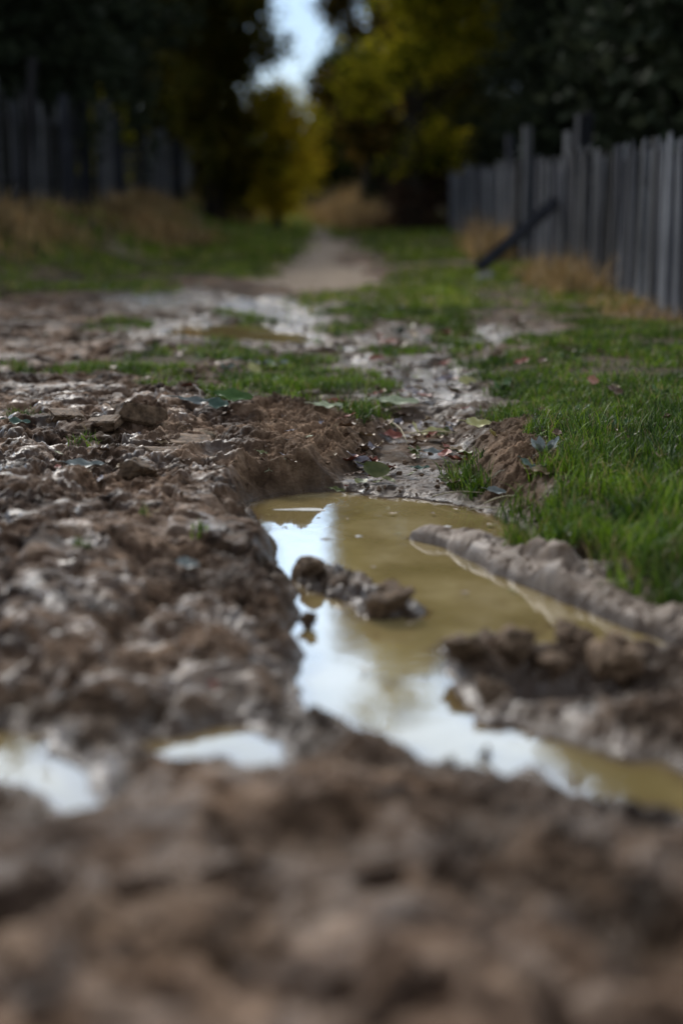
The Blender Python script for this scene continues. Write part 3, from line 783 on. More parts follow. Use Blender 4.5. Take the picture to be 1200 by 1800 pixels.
# ------------------------------------------------------------------ trees
def leaf_cloud(centers, per, spread, size, seed):
    g = np.random.default_rng(seed)
    c = np.repeat(np.asarray(centers), per, 0)
    n = len(c)
    p = c + g.normal(0, 1, (n, 3)) * np.array(spread)
    a = g.normal(0, 1, (n, 3)); a[:, 2] *= .6; a /= np.linalg.norm(a, axis=1)[:, None]
    b = g.normal(0, 1, (n, 3)); b -= (b * a).sum(1)[:, None] * a; b /= np.linalg.norm(b, axis=1)[:, None]
    s = size * g.uniform(.6, 1.35, n)[:, None]
    V = np.stack([p - a * s, p - b * s * .5 + a * s * .1, p + a * s, p + b * s * .5 + a * s * .1], 1).reshape(-1, 3)
    F = np.arange(n * 4).reshape(-1, 4)
    return V, F
def crown_centers(rad, z0, z1, n, seed, shape='egg', trunk=None, boughs=0):
    if boughs:
        g = np.random.default_rng(seed + 500); b = crown_centers(rad, z0, z1, boughs, seed, shape); k = max(2, n // boughs); res = []
        for q in b:
            sx = rad * g.uniform(.10, .20)
            for _ in range(k): res.append((q[0] + g.normal(0, sx), q[1] + g.normal(0, sx), min(z1, max(z0 * .7, q[2] + g.normal(0, sx * .8)))))
        g.shuffle(res); return res
    g = np.random.default_rng(seed); out_ = []
    while len(out_) < n:
        t = g.uniform(0, 1); a = g.uniform(0, 2 * math.pi); rr = math.sqrt(g.uniform(.05, 1))
        if shape == 'egg': pr = math.sin(math.pi * min(1, t * .82 + .12)) ** .6
        elif shape == 'column': pr = (1 - t ** 3) * (.6 + .4 * min(1, t * 4))
        else: pr = math.sqrt(max(0, 1 - (t * .95) ** 2))
        lobes = .78 + .30 * math.sin(3 * a + seed + 5 * t) + .12 * math.sin(7 * a + 11 * t)
        r = rad * pr * rr * lobes
        out_.append((r * math.cos(a), r * math.sin(a), z0 + (z1 - z0) * t))
    return out_
def tree(name, label, cat, px, d, height_, rad, mat, zbase=None, low=1.2, seed=1, ncl=70, per=150, leaf=.085, shape='egg', x=None, group=None, clump=.42, trunk_r=None, boughs=0):
    x = atd(px, d) if x is None else x
    zb = zat(x, d) if zbase is None else zbase
    g = random.Random(seed)
    root = empty(name, (x, d, zb - .05)); tag(root, label, cat, group)
    tr = trunk_r or (.05 + height_ * .016)
    pts = []; rr = []; bx_, by_ = g.uniform(-.3, .3), g.uniform(-.3, .3)
    nseg = 8
    for i in range(nseg + 1):
        t_ = i / nseg; pts.append((bx_ * math.sin(t_ * 2.5), by_ * math.sin(t_ * 2), height_ * .9 * t_)); rr.append(tr * (1 - t_) ** .8 + .015)
    rr[0] *= 1.5
    ncl = int(ncl * 1.9); leaf *= 1.25
    cen = crown_centers(rad, low, height_, ncl, seed, shape, boughs=boughs)
    if boughs: clump *= .7
    parts = [tube(pts, rr, 8)]
    for c in cen[:26]:
        zt = max(low * .6, c[2] - math.hypot(c[0], c[1]) * g.uniform(.5, .9)); t_ = min(.98, zt / (height_ * .9))
        s_ = (bx_ * math.sin(t_ * 2.5), by_ * math.sin(t_ * 2), height_ * .9 * t_)
        mid = ((s_[0] + c[0]) * .5 + g.uniform(-.1, .1), (s_[1] + c[1]) * .5, (s_[2] + c[2]) * .5 - .08)
        r0 = max(.02, tr * (1 - t_) * .5)
        parts.append(tube([s_, mid, c], [r0, r0 * .6, .008], 6))
    link('trunk', py_mesh('trunk', *merge(parts), M['bark']), root)
    V, F = leaf_cloud(cen, per, (clump, clump, clump * .75), leaf, seed)
    link('crown', np_mesh('crown', V, F, mat, False), root)
    return root
FOL = {
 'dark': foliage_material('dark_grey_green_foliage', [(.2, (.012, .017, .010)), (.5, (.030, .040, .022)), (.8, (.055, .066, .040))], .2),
 'olive': foliage_material('dark_olive_foliage', [(.2, (.030, .034, .005)), (.5, (.080, .075, .010)), (.8, (.17, .13, .018))], .4),
 'yellow': foliage_material('autumn_yellow_foliage', [(.25, (.035, .055, .006)), (.46, (.11, .12, .010)), (.60, (.44, .40, .025)), (.8, (.66, .52, .04))], .6),
 'gold': foliage_material('golden_foliage', [(.25, (.05, .06, .006)), (.38, (.30, .28, .018)), (.52, (.66, .52, .035)), (.8, (.75, .48, .04))], .6),
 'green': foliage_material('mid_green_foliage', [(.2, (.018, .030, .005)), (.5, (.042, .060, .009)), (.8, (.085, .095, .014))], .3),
 'brown': foliage_material('brown_bramble_foliage', [(.2, (.030, .018, .013)), (.5, (.085, .050, .033)), (.8, (.16, .10, .06))], .2),
 'rust': foliage_material('rusty_foliage', [(.2, (.025, .028, .006)), (.5, (.065, .055, .010)), (.65, (.16, .10, .015)), (.8, (.28, .15, .03))], .3),
}
tree('autumn_tree', 'small golden-yellow tree glowing at the far end of the lane below the sky gap', 'tree', 492, 40, 3.6, .85, FOL['gold'], low=.5, seed=3, ncl=80, per=75, leaf=.055, boughs=18)
tree('broadleaf_tree', 'dark green rounded tree in the middle, right of the golden one', 'tree', 618, 60, 6.2, 2.2, FOL['green'], low=1.0, seed=4, ncl=90, per=150, leaf=.12, shape='dome')
tree('poplar_tree', 'tall yellow-green tree leaning into the lane just right of centre', 'tree', 722, 36, 10.9, 2.3, FOL['yellow'], low=2.0, seed=5, ncl=100, per=110, leaf=.075, shape='column', boughs=26)
tree('rusty_tree', 'rust-tinged thin tree between the middle tree and the yellow-green one', 'tree', 648, 44, 13.2, 1.7, FOL['rust'], low=1.5, seed=6, ncl=90, per=110, leaf=.09, shape='column', boughs=24)
tree('slender_tree', 'slender sparse tree whose thin trunk stands behind the yellow-green one', 'tree', 700, 38.5, 13.6, 2.0, FOL['yellow'], low=9.0, seed=15, ncl=18, per=70, leaf=.08, shape='dome', boughs=12, trunk_r=.10)
tree('tall_tree', 'tall dark tree rising behind the yellow-green one', 'tree', 800, 50, 15.0, 3.2, FOL['olive'], low=1.2, seed=7, ncl=130, per=150, leaf=.13)
tree('olive_tree', 'tall dark olive tree forming the left edge of the sky gap', 'tree', 384, 40, 11.8, 1.85, FOL['olive'], low=.8, seed=8, ncl=150, per=150, leaf=.09, shape='column', boughs=50)
tree('leafy_tree', 'dark tree behind the far end of the left fence', 'tree', 300, 47, 13, 3.0, FOL['olive'], low=.6, seed=9, ncl=130, per=170, leaf=.13)
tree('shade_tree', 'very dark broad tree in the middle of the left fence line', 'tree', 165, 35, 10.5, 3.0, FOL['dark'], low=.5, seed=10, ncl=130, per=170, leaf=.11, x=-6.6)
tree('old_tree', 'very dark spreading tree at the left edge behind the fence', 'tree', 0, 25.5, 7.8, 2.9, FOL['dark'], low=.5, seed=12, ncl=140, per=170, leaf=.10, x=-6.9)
for i, (x, d, h, r_, se, lab) in enumerate(((5.9, 15.0, 7.5, 2.7, 21, 'dark dense fruit tree nearest the camera behind the right fence'),
                                     (6.0, 20.5, 8.5, 2.9, 22, 'dark dense fruit tree behind the high posts of the right fence'),
                                     (6.2, 28.0, 10.5, 3.2, 23, 'dark dense fruit tree behind the middle of the right fence'),
                                     (6.2, 37.0, 12.5, 3.4, 24, 'dark dense fruit tree behind the far part of the right fence'))):
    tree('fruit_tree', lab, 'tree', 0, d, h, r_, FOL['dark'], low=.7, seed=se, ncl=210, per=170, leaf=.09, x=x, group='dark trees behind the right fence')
# far wood closing the view
cen = []
gg = np.random.default_rng(77)
for i in range(420):
    x = gg.uniform(-34, 34); z = gg.uniform(0, 1) ** .8 * (4.0 + 1.5 * math.sin(x * .7) + .06 * x * x * .25); cen.append((x, 96 + gg.uniform(-5, 5), z + .2))
V, F = leaf_cloud(cen, 90, (1.0, 1.0, .7), .22, 78)
tag(link('far_wood', np_mesh('far_wood', V, F, FOL['green'], False)), 'far dark wood closing the view at the end of the lane', 'wood', kind='stuff')
# shrubs
def shrub(label, px, d, h, r_, mat, seed, x=None, name='shrub', n=40, per=110, leaf=.06, group=None):
    x = atd(px, d) if x is None else x; zb = zat(x, d); g = random.Random(seed)
    root = empty(name, (x, d, zb - .03)); tag(root, label, 'shrub', group)
    cen = crown_centers(r_, .1, h, n, seed, 'dome'); parts = []
    for c in cen[:14]: parts.append(tube([(g.uniform(-.08, .08), g.uniform(-.08, .08), 0), (c[0] * .5, c[1] * .5, c[2] * .55), c], [.02, .013, .004], 5))
    link('stem', py_mesh('stem', *merge(parts), M['bark']), root)
    V, F = leaf_cloud(cen, per, (.2, .2, .16), leaf, seed); link('foliage', np_mesh('foliage', V, F, mat, False), root); return root
shrub('dark bramble shrub against the far end of the right fence', 735, 36.5, 1.75, 1.0, FOL['brown'], 31, x=2.0, n=60, leaf=.07)
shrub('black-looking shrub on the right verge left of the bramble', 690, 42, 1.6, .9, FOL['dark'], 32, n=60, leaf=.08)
shrub('reddish brown thicket below the olive tree on the left', 370, 46, 1.5, .7, FOL['brown'], 33, n=80, leaf=.07)
shrub('dark thicket at the end of the left fence', 415, 45, 1.6, .8, FOL['brown'], 34, n=80, leaf=.07)
shrub('low dark bush standing in front of the far plank fence', 560, 64, 1.1, .55, FOL['dark'], 35, n=30, leaf=.08)
shrub('small yellow-leaved bush above the left fence', 232, 31, 2.0, .55, FOL['yellow'], 36, x=-5.1, n=26, leaf=.05)
shrub('dark bush at the foot of the far trees left of the plank fence', 430, 55, 2.0, 1.1, FOL['olive'], 37, n=60, leaf=.09)
shrub('dark bush at the foot of the far trees right of the plank fence', 640, 58, 2.0, 1.2, FOL['dark'], 38, n=60, leaf=.09)

# ------------------------------------------------------------------ dry clumps by the right fence
def clump_obj(name, label, cat, x, d, n, rad, ln, mat, width=.006, lean=.35, group=None, zoff=0, long=.6):
    xs = x + np.clip(rng.normal(0, 1, n), -1.5, 1.5) * rad * .5; yv = d + np.clip(rng.normal(0, 1, n), -1.5, 1.5) * rad * long; zs = zats(xs, yv)[0]
    root_z = float(zs.mean())
    me_ = blades(name, xs - x, yv - d, zs - root_z + zoff, ln * rng.uniform(.6, 1.2, n), width, mat, lean)
    o = link(name, me_); o.location = (x, d, root_z); tag(o, label, cat, group, 'stuff' if long > .6 else None); return o
clump_obj('dry_grass_clump', 'tall tan clump of dry grass at the fence foot left of the timber prop', 'dry grass', 2.30, 22.0, 700, .55, .60, M['drygrass'], .014, .5, long=2.2)
clump_obj('dry_grass_clump', 'olive tan clump of dry grass at the fence foot right of the timber prop', 'dry grass', 2.30, 14.9, 1000, .45, .36, M['drygrass'], .009, .6, long=2.4)
clump_obj('dry_grass_clump', 'small brown clump of dry grass low against the near right fence', 'dry grass', 2.35, 11.6, 600, .40, .16, M['drygrass'], .007, .7, long=1.8)
clump_obj('dry_grass_clump', 'pale dry grass clump on the left bank beside the pale board', 'dry grass', -3.9, 27.0, 900, .5, .40, M['drygrass'], .018, .4)

# ------------------------------------------------------------------ clods and stones
def clod_mesh(name, size, seed, mat, flat=(1, 1, .6), cuts=3, amp=.32):
    import bmesh
    g = random.Random(seed); bm = bmesh.new(); bmesh.ops.create_icosphere(bm, subdivisions=4, radius=1)
    from mathutils import noise as mn
    off = Vector((seed * 3.1, seed * 1.7, seed * .9)); planes = []
    for _ in range(cuts):
        n = Vector((g.gauss(0, 1), g.gauss(0, 1), g.gauss(0, .8))).normalized(); planes.append((n, g.uniform(.45, .8)))
    for v in bm.verts:
        p = v.co.copy()
        p *= 1 + amp * mn.noise(p * 1.3 + off) + amp * .5 * mn.noise(p * 3.1 + off) + amp * .28 * mn.noise(p * 8 + off)
        for n, dd in planes:
            e = p.dot(n) - dd
            if e > 0: p -= n * e * .9
        v.co = Vector((p.x * flat[0], p.y * flat[1], p.z * flat[2])) * size
    me_ = bpy.data.meshes.new(name); bm.to_mesh(me_); bm.free(); me_.materials.append(mat)
    me_.polygons.foreach_set('use_smooth', [True] * len(me_.polygons)); return me_
clods = [clod_mesh('mud_clod', 1.0, s, M['clod'], (1, .85, .55 + .1 * (s % 3)), cuts=5, amp=.62) for s in range(1, 9)]
def clod(px, py, wpx, label, group=None, k=0, sink=.3, zz=None, hsc=1.0):
    x, y_, z = ground_at(px, py); s = wpx / FPX * y_ * .5
    o = link('mud_clod', clods[k % 8]); o.location = (x, y_, z + s * (.55 - sink) * hsc); o.scale = (s, s, s * hsc)
    o.rotation_euler = (rf.uniform(-.3, .3), rf.uniform(-.3, .3), rf.uniform(0, 6.28)); tag(o, label, 'mud clod', group); return o
clod(548, 1004, 70, 'rounded brown clod at the tip of the mud island in the large puddle', k=0)
clod(540, 1090, 34, 'small dark clod standing in the water below the mud island', k=1)
clod(680, 1068, 90, 'broken dark clod on the right end of the mud island', k=2)
clod(905, 1150, 100, 'large dark brown clod on the clod bank right of the puddle', k=3, hsc=1.1)
clod(1010, 1130, 80, 'dark upright clod in the middle of the clod bank', k=4, hsc=1.2)
clod(822, 1150, 90, 'ragged clod at the left tip of the clod bank', k=5)
clod(860, 1225, 80, 'clod at the water edge below the clod bank', k=6)
clod(975, 1175, 70, 'pale rounded clod in front of the clod bank', k=7)
clod(1090, 1170, 120, 'broad dark clod towards the right end of the clod bank', k=0, hsc=1.1)
clod(240, 835, 75, 'dark rounded clod left of the rut, its hollow side to the lane', k=2)
# the split block of mud left of the rut
def block(px, py, wpx, label, k, hsc, rot):
    x, y_, z = ground_at(px, py); s = wpx / FPX * y_ * .5
    o = link('mud_slab', slabs[k]); o.location = (x, y_, z + s * .06 * hsc); o.scale = (s, s * .9, s * hsc); o.rotation_euler = rot; tag(o, label, 'mud slab'); return o
def slab_mesh(seed):
    import bmesh
    from mathutils import noise as mn
    bm = bmesh.new(); bmesh.ops.create_cube(bm, size=2)
    g = random.Random(seed)
    for v in bm.verts: v.co += Vector((g.uniform(-.25, .25), g.uniform(-.25, .25), g.uniform(-.2, .2)))
    bmesh.ops.bevel(bm, geom=bm.edges[:], offset=.10, segments=2, affect='EDGES')
    bmesh.ops.triangulate(bm, faces=bm.faces[:])
    bmesh.ops.subdivide_edges(bm, edges=bm.edges[:], cuts=5, use_grid_fill=True)
    for v in bm.verts:
        p = v.co * 1.0; n = v.co.normalized()
        v.co = p + n * (.10 * mn.noise(p * 1.6 + Vector((seed, 0, 0))) + .06 * mn.noise(p * 5 + Vector((0, seed, 0))) + .03 * mn.noise(p * 13))
        v.co.z *= .34
    me_ = bpy.data.meshes.new('mud_slab'); bm.to_mesh(me_); bm.free(); me_.materials.append(M['clod']); 
    me_.polygons.foreach_set('use_smooth', [True] * len(me_.polygons)); return me_
slabs = [slab_mesh(s) for s in (3, 5, 8, 11)]
block(247, 744, 84, 'broken wedge of mud with a dark face towards the camera', 0, 1.25, (-.30, .30, .35))
block(182, 738, 62, 'tan mud slab left of the dark-faced wedge', 1, .9, (.1, -.1, -.2))
block(118, 732, 58, 'pale mud slab leftmost of the three beside the wedge', 2, .8, (.1, .1, .4))
block(332, 780, 110, 'long smooth tan mud slab right below the wedge', 3, .55, (.12, .12, .25))
block(300, 805, 70, 'cracked slab of mud below the long smooth one', 1, .6, (.2, .1, .6))
# loose pebble-sized crumbs: individual little clods in the sharp zone
cnt = 0
crumb_zone = [(60, 480, 680, 880), (430, 640, 700, 830), (600, 800, 740, 880), (820, 960, 750, 880), (620, 800, 590, 700)]
px_, py_ = [], []
for i in range(230):
    x0, x1, y0, y1 = crumb_zone[i % 5]; px_.append(rf.uniform(x0, x1)); py_.append(rf.uniform(y0, y1))
xx = np.zeros(230); yy = np.zeros(230); z = np.full(230, .08)
for _ in range(5):
    for i in range(230): xx[i], yy[i] = at(px_[i], py_[i], z[i])
    hz, gz, *_r = zats(xx, yy); z = .5 * z + .5 * hz
small = [clod_mesh('mud_crumb', 1.0, s + 20, M['crumb'], (1, .85, .65), amp=.5) for s in range(5)]
for i in range(230):
    s = rf.uniform(.004, .013) * (yy[i] / 5.5)
    if hz[i] < .012 or gz[i] > .5: continue
    o = link('mud_crumb', small[i % 5]); o.location = (xx[i], yy[i], hz[i] + s * .2); o.scale = (s,) * 3; o.rotation_euler = (rf.uniform(0, 6), rf.uniform(0, 6), rf.uniform(0, 6))
    tag(o, 'small loose brown crumb of mud scattered over the churned lane', 'mud crumb', 'loose crumbs of mud on the lane')
o = link('stone', clod_mesh('stone', .09, 41, M['stone'], (1.2, 1, .6))); x, y_ = atd(852, 16.5), 16.5; o.location = (x, y_, zat(x, y_) + .05); tag(o, 'small whitish stone in the grass at the foot of the timber prop', 'stone')

# ------------------------------------------------------------------ leaves
LC = {'green': ((.05, .11, .02), (.11, .19, .05)), 'olive': ((.07, .09, .02), (.16, .16, .05)), 'teal': ((.04, .075, .05), (.10, .16, .115)), 'silver': ((.11, .125, .115), (.27, .29, .26)),
      'yellow': ((.42, .38, .12), (.60, .55, .25)), 'pale': ((.38, .42, .24), (.62, .64, .42)), 'brown': ((.08, .045, .025), (.20, .12, .07)), 'red': ((.18, .05, .03), (.34, .11, .07)),
      'pink': ((.50, .22, .14), (.65, .34, .24)), 'grey': ((.16, .14, .15), (.34, .31, .33)), 'tan': ((.26, .18, .10), (.44, .33, .20))}
LM = {}
for k_, (a, b_) in LC.items():
    m, nt_, b = new_mat('leaf_' + k_)
    tcx = nt_.nodes.new('ShaderNodeTexCoord'); nn = noise(nt_, 3.5, 4, .6, tcx.outputs['Object']); nt_.links.new(ramp(nt_, nn, [(.30, a), (.70, b_)]), b.inputs['Base Color'])
    b.inputs['Roughness'].default_value = .45; b.inputs['Specular IOR Level'].default_value = .3; LM[k_] = m
def leaf_mesh(seed, mat, aspect=.42, curl=.5, fold=.35, stalk=True, name='fallen_leaf'):
    g = random.Random(seed); V, F = [], []; n, mth = 12, 6
    tw = g.uniform(-.5, .5); c1 = curl * g.uniform(.6, 1.3); wav = g.uniform(.02, .06)
    for i in range(n + 1):
        t_ = i / n; w = aspect * .5 * (math.sin(math.pi * min(1, t_ ** .85)) ** .75 + .01) * (1 + .06 * math.sin(9 * t_ + seed))
        an = (t_ - .5) * c1 * 2; cx = (math.sin(an) / max(.2, c1 * 2)) if abs(c1) > .05 else t_ - .5; cz = (1 - math.cos(an)) / max(.2, c1 * 2)
        for j in range(mth + 1):
            s_ = j / mth * 2 - 1; y0 = s_ * w; z0 = abs(s_) * w * fold * 1.2 + wav * math.sin(t_ * 14 + s_ * 2) * abs(s_)
            tr_ = tw * (t_ - .5); yy_ = y0 * math.cos(tr_) - z0 * math.sin(tr_); zz_ = y0 * math.sin(tr_) + z0 * math.cos(tr_)
            V.append((cx, yy_, cz + zz_))
    for i in range(n):
        for j in range(mth):
            a = i * (mth + 1) + j; F.append([a, a + mth + 1, a + mth + 2, a + 1])
    if stalk:
        v0 = V[mth // 2]; tv, tf = tube([v0, (v0[0] - .12, v0[1] + .02, v0[2] + .01), (v0[0] - .26, v0[1] + .05, v0[2] - .01)], [.014, .011, .009], 5); o_ = len(V); V += [tuple(q) for q in tv]; F += [[q + o_ for q in f] for f in tf]
    me_ = py_mesh(name, V, F, mat)
    return me_
_lc = {}
def leaf(px, py, lpx, color, label=None, group=None, rot=None, aspect=.42, curl=.5, fold=.35, seed=None, lift=.35, kind='fallen_leaf', zw=None):
    x, y_, z = ground_at(px, py)
    if zw is not None: z = zw; x, y_ = at(px, py, z)
    z = max(z, 0.0)
    s = lpx / FPX * y_
    key = (color, aspect, curl, fold, seed if seed is not None else rf.randrange(4))
    if key not in _lc: _lc[key] = leaf_mesh(hash(key[1:]) % 1000, LM[color], aspect, curl, fold)
    o = link(kind, _lc[key]); o.location = (x, y_, z + .006 + s * .02 * lift); o.scale = (s,) * 3
    o.rotation_euler = rot if rot else (rf.uniform(-.35, .35), rf.uniform(-.3, .3), rf.uniform(0, 6.28)); tag(o, label, 'leaf', group); return o
leaf(487, 862, 42, 'pale', 'pale green curled leaf standing at the left end of the wet strip above the puddle', rot=(1.0, -.5, .5), aspect=.6, curl=.7, lift=14)
leaf(592, 863, 30, 'olive', 'small olive leaf lying in the wet strip at the back of the puddle', rot=(.5, .2, .2), lift=8)
leaf(664, 846, 62, 'olive', 'olive green curled leaf with a dark underside at the back of the puddle', rot=(.9, .15, -.35), aspect=.5, curl=.9, lift=12)
leaf(640, 828, 60, 'grey', 'purplish grey leaf draped over the mud above the olive curled leaf', rot=(.5, .3, -.7), aspect=.4, lift=8)
leaf(738, 829, 36, 'teal', 'flat blue-green leaf on the wet mud of the gully', rot=(.15, 0, .1), aspect=.45, lift=3)
leaf(762, 772, 48, 'yellow', 'pale yellow-green leaf on the long straw stalk in the gully', rot=(.5, 0, .1), aspect=.55, curl=.3, lift=8)
leaf(728, 762, 36, 'yellow', 'narrow yellow leaf standing up left of the straw stalk', rot=(.7, -.6, 1.9), aspect=.32, lift=12)
leaf(690, 775, 36, 'red', 'dark red leaf on the gully floor left of the yellow leaves', rot=(.45, .1, .2), aspect=.7, lift=8)
leaf(790, 764, 30, 'grey', 'dull violet-grey leaf right of the yellow leaves', rot=(.6, .2, 1.2), aspect=.7, lift=8)
leaf(765, 803, 48, 'silver', 'bluish grey leaf in the middle of the gully floor', rot=(.3, .1, .2), aspect=.4, lift=5)
leaf(700, 727, 74, 'pale', 'long pale green leaf lying across the head of the gully', rot=(.5, .05, .05), aspect=.3, curl=.2, lift=8)
leaf(838, 757, 52, 'yellow', 'torn pale yellow leaf on the top of the right mound', rot=(.5, .1, .3), aspect=.5, lift=8)
leaf(865, 772, 34, 'yellow', 'small pale yellow scrap of leaf beside the torn one on the right mound', rot=(.4, .5, 1.2), aspect=.4, lift=8)
leaf(445, 662, 34, 'yellow', 'round pale yellow leaf in the grass strip', rot=(.9, .2, .8), aspect=.75, lift=14)
leaf(486, 675, 20, 'pale', 'tiny pale leaf right of the round yellow one in the grass strip', rot=(.8, .2, .2), aspect=.7, lift=10)
leaf(478, 650, 60, 'silver', 'silvery leaf lying flat in the grass strip', rot=(.2, 0, .1), aspect=.3, lift=6)
leaf(350, 720, 76, 'silver', 'silvery white narrow leaf on the left mound', rot=(.5, .05, .05), aspect=.22, curl=.4, lift=8)
leaf(385, 722, 40, 'teal', 'blue-green broad leaf at the end of the silvery narrow leaf', rot=(.6, .1, -.2), aspect=.65, lift=9)
leaf(412, 714, 72, 'green', 'dark green leaf with grey back on the top of the left mound', rot=(.7, .1, -.15), aspect=.36, lift=10)
leaf(590, 716, 36, 'red', 'brick-red leaf in the grass above the left mound', rot=(.5, .1, 0), aspect=.5, lift=8)
leaf(575, 722, 60, 'pale', 'pale green folded leaf beside the brick-red leaf', rot=(.5, .1, .5), aspect=.25, lift=6)
leaf(1040, 684, 26, 'pink', 'salmon-pink leaf standing in the grass of the right verge', rot=(1.2, .3, .3), aspect=.6, lift=26)
leaf(1078, 702, 34, 'brown', 'dull brown leaf in the grass right of the pink leaf', rot=(.7, .3, .3), aspect=.6, lift=18)
leaf(30, 752, 50, 'teal', 'blue-green leaf at the left edge beside small grass', rot=(.3, .1, .1), aspect=.4, lift=6)
leaf(150, 832, 70, 'silver', 'bluish silver leaf lying in the mud on the left', rot=(.3, .1, .4), aspect=.4, lift=6)
leaf(330, 1002, 44, 'silver', 'blue-grey leaf pressed in the near mud left of the puddle', rot=(.4, .2, .3), aspect=.7, lift=6)
leaf(375, 1213, 22, 'red', 'small red leaf fragment in the near left mud', rot=(.4, .2, .3), aspect=.8, lift=8)
leaf(822, 860, 26, 'teal', 'small blue-green leaf at the right corner of the puddle', rot=(1.0, .2, .6), aspect=.6, lift=12)
leaf(872, 868, 40, 'silver', 'grey-blue leaf at the foot of the right mound', rot=(.4, .2, .2), aspect=.55, lift=6)
leaf(820, 680, 34, 'yellow', 'pale yellow leaf beside the narrow wet track', rot=(.8, .1, .2), aspect=.6, lift=12)
leaf(955, 838, 54, 'tan', 'tan dead leaf under the silvery plant', rot=(.4, .1, .3), aspect=.5, lift=5)
grp = {'brown': ('dull brown dead leaf lying on churned mud', 'scattered brown dead leaves'), 'tan': ('small tan withered leaf on bare mud', 'scattered tan withered leaves'),
       'red': ('small reddish scrap of leaf on the soil', 'scattered reddish leaf scraps'), 'olive': ('small dull green scrap of leaf on the soil', 'scattered dull green leaf scraps'), 'grey': ('small grey damp leaf on the mud', 'scattered grey damp leaves')}
zones = [(660, 830, 590, 730, 60, 28), (600, 820, 735, 860, 80, 32), (100, 420, 640, 850, 40, 26), (840, 960, 560, 640, 16, 26), (640, 720, 540, 620, 14, 26), (440, 640, 700, 830, 20, 18), (900, 1180, 620, 880, 22, 24), (0, 420, 540, 640, 16, 22)]
for x0, x1, y0, y1, n, sz in zones:
    for _ in range(n):
        c_ = rf.choice(['brown', 'brown', 'tan', 'red', 'olive', 'grey', 'brown'])
        leaf(rf.uniform(x0, x1), rf.uniform(y0, y1), sz * rf.uniform(.6, 1.3), c_, grp[c_][0], grp[c_][1], aspect=rf.choice([.35, .6]), curl=rf.choice([.4, .9]), fold=.35, lift=8 if x0 < 900 else 20)

# foam flecks drifting on the water; the long streak is a painted reflection
for px, py, w, lab in ((575, 945, 24, 'white foam fleck on the puddle left of centre'), (630, 941, 14, 'smallest white foam fleck near the middle of the puddle'), (785, 924, 18, 'white foam fleck near the tip of the pressed mud ridge'), (532, 894, 90, 'long thin white streak of painted reflection near the back of the puddle')):
    x, y_ = at(px, py, .004); s = w / FPX * y_ * .5
    V = [(0, 0, .0022)]; n = 16
    for k in range(n):
        a = 2 * math.pi * k / n; r_ = s * (1 + .25 * math.sin(3 * a + px)); V.append((r_ * math.cos(a), r_ * math.sin(a) * (.55 if w < 50 else .25), -.002))
    o = link('foam_or_reflection', py_mesh('foam_or_reflection', V, [[0, k + 1, (k + 1) % n + 1] for k in range(n)], M['stone'])); o.location = (x, y_, .003); tag(o, lab, 'foam')

# stalks and twigs
def stalk(p0, p1, r_, mat, label, sag=.01, name='straw_stalk', cat='stalk', lift=.02):
    a = Vector(ground_at(*p0)); b = Vector(ground_at(*p1)); a.z += lift; b.z += lift; m_ = (a + b) * .5 + Vector((.01, .01, sag))
    c = (a + b) * .5; V, F = tube([a - c, (a + m_) * .5 - c + Vector((0, 0, sag * .3)), m_ - c, (m_ + b) * .5 - c, b - c], [r_, r_, r_ * .9, r_ * .8, r_ * .6], 6)
    o = link(name, py_mesh(name, V, F, mat)); o.location = c; tag(o, label, cat); return o
stalk((718, 774), (805, 773), .0035, M['straw'], 'long pale straw stalk lying level across the gully under the yellow leaves', lift=.03)
stalk((686, 752), (716, 790), .003, M['straw'], 'bent straw stalk crossing the gully left of the yellow leaves', lift=.03)
stalk((714, 788), (730, 812), .002, M['twig'], 'thin dark twig lying below the bent straw', name='twig', cat='twig')
stalk((1036, 834), (1072, 833), .003, M['straw'], 'short pale straw lying in the grass right of the silvery plant', lift=.03)
stalk((850, 890), (912, 876), .003, M['straw'], 'pale straw at the right corner of the puddle', lift=.012)
stalk((760, 878), (850, 872), .0025, M['straw'], 'thin straw along the back shore of the puddle', lift=.012)
stalk((790, 905), (900, 898), .002, M['straw'], 'thin straw floating near the right corner of the puddle', lift=.01)
stalk((340, 690), (354, 715), .003, M['twig'], 'dark upright twig beside the silvery narrow leaf', name='twig', cat='twig', lift=.03)
stalk((200, 668), (300, 690), .004, M['twig'], 'dead brown twig at the edge of the left grass strip', name='twig', cat='twig', lift=.02)
stalk((930, 800), (948, 808), .003, M['straw'], 'short straw poking out of the right mound', lift=.02)

# leafy plants
def rosette(px, py, lpx, n, color, label, seed, spread=1.0):
    x, y_, z = ground_at(px, py); g = random.Random(seed)
    root = empty('leafy_plant', (x, y_, z)); tag(root, label, 'plant'); s = lpx / FPX * y_
    mm = leaf_mesh(seed, LM[color], .42, .45, .25, False, 'leaf')
    for k in range(n):
        a = k * 2.4 + g.uniform(-.3, .3); up = g.uniform(.25, .95) 
        o = link('leaf', mm, root); q = s * g.uniform(.7, 1.1); o.scale = (q,) * 3
        o.rotation_euler = (g.uniform(-.2, .2), -up, a); o.location = (math.cos(a) * q * .42, math.sin(a) * q * .42, q * .38 * math.sin(up) * spread + .012)
    V, F = tube([(0, 0, -.01), (.003, 0, s * .3), (0, .003, s * .55)], [.004, .0035, .002], 6); link('stem', py_mesh('stem', V, F, M['twig']), root); return root
rosette(955, 805, 40, 11, 'silver', 'silvery grey leafy plant on the edge of the right mound', 51)
rosette(945, 832, 44, 4, 'teal', 'broad dark teal leaves just below the silvery plant', 52)
rosette(1062, 815, 22, 6, 'silver', 'small pale plant standing in the verge grass', 53)
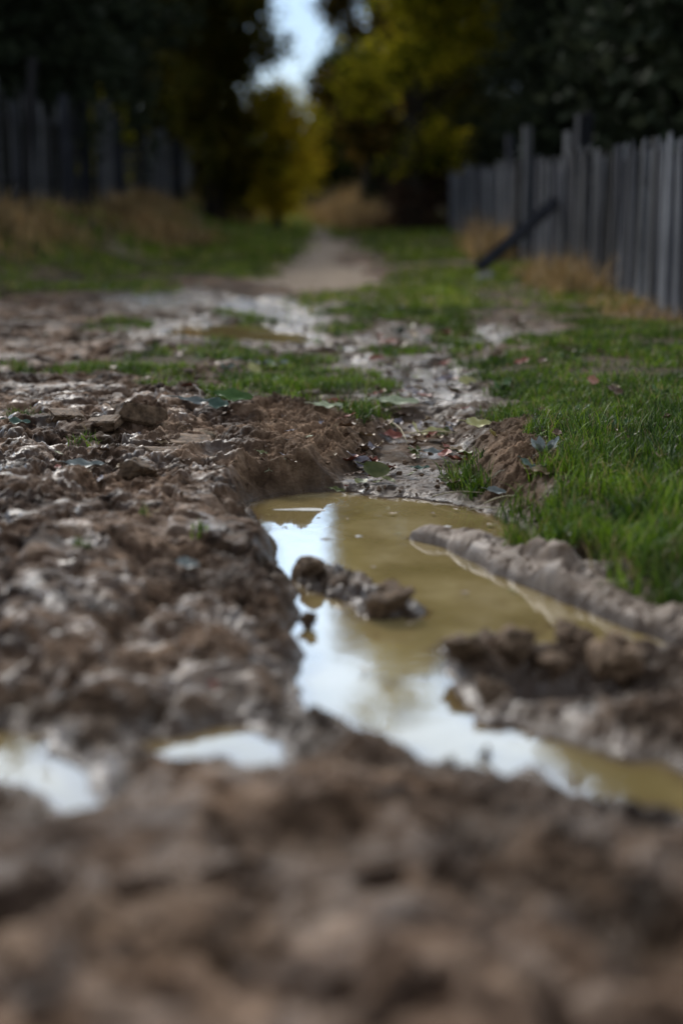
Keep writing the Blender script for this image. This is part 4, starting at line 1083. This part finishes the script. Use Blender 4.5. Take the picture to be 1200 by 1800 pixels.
rosette(1175, 810, 24, 6, 'teal', 'pale green small plant at the right edge of the verge', 54)
rosette(700, 590, 22, 6, 'teal', 'bluish plant beyond the narrow wet track', 55)
rosette(398, 655, 22, 6, 'teal', 'bluish green herb in the middle of the grass strip', 56)

# grass tufts at the puddle
for px, py, n, rad, ln, lab in ((838, 865, 60, .06, .10, 'upright grass tuft at the right corner of the puddle'), (795, 838, 45, .06, .08, 'thin grass tuft in the gully left of the right mound'), (825, 820, 50, .06, .07, 'green grass tuft at the foot of the right mound'),
                                (145, 962, 45, .03, .03, 'small dark green tuft in the near left mud'), (352, 942, 55, .03, .03, 'bright green tuft in the near mud halfway to the puddle'), (255, 905, 12, .02, .06, 'pale green seedling in the left mud'),
                                (330, 590, 80, .12, .10, 'bent straw-coloured tuft in front of the far puddle'), (150, 782, 90, .07, .035, 'low green tuft beside the mud slabs'), (900, 905, 80, .08, .09, 'tall grass tuft leaning over the right shore of the puddle')):
    x, y_, z = ground_at(px, py)
    clump_obj('grass_tuft', lab, 'grass tuft', x, y_, n, rad, ln, M['drygrass'] if 'straw' in lab else M['grass'], .0042, .4)

# bits floating on the puddle
for px, py, w in ((690, 905, 14), (860, 925, 16), (655, 1000, 12), (815, 1045, 18), (560, 905, 12), (720, 1100, 16), (640, 1180, 20), (700, 940, 10), (800, 898, 14), (900, 1040, 16), (610, 915, 9), (760, 905, 12)):
    leaf(px, py, w, rf.choice(['brown', 'tan', 'olive']), 'tiny dead leaf bit floating on the large puddle', 'leaf bits floating on the puddle', rot=(rf.uniform(-.06, .06), rf.uniform(-.06, .06), rf.uniform(0, 6)), aspect=.6, curl=.3, fold=.1, lift=0, zw=.002)
# broad-leaved weeds in the verge
for i, (px, py, n) in enumerate(((1010, 900, 6), (1100, 860, 7), (985, 955, 6), (1150, 930, 7), (1090, 760, 6), (1010, 730, 6), (1160, 700, 6), (1000, 640, 6), (880, 690, 5))):
    r_ = rosette(px, py, 30, n, 'green', 'low broad-leaved green weed growing in the verge grass', 60 + i); r_['group'] = 'broad-leaved weeds in the verge'
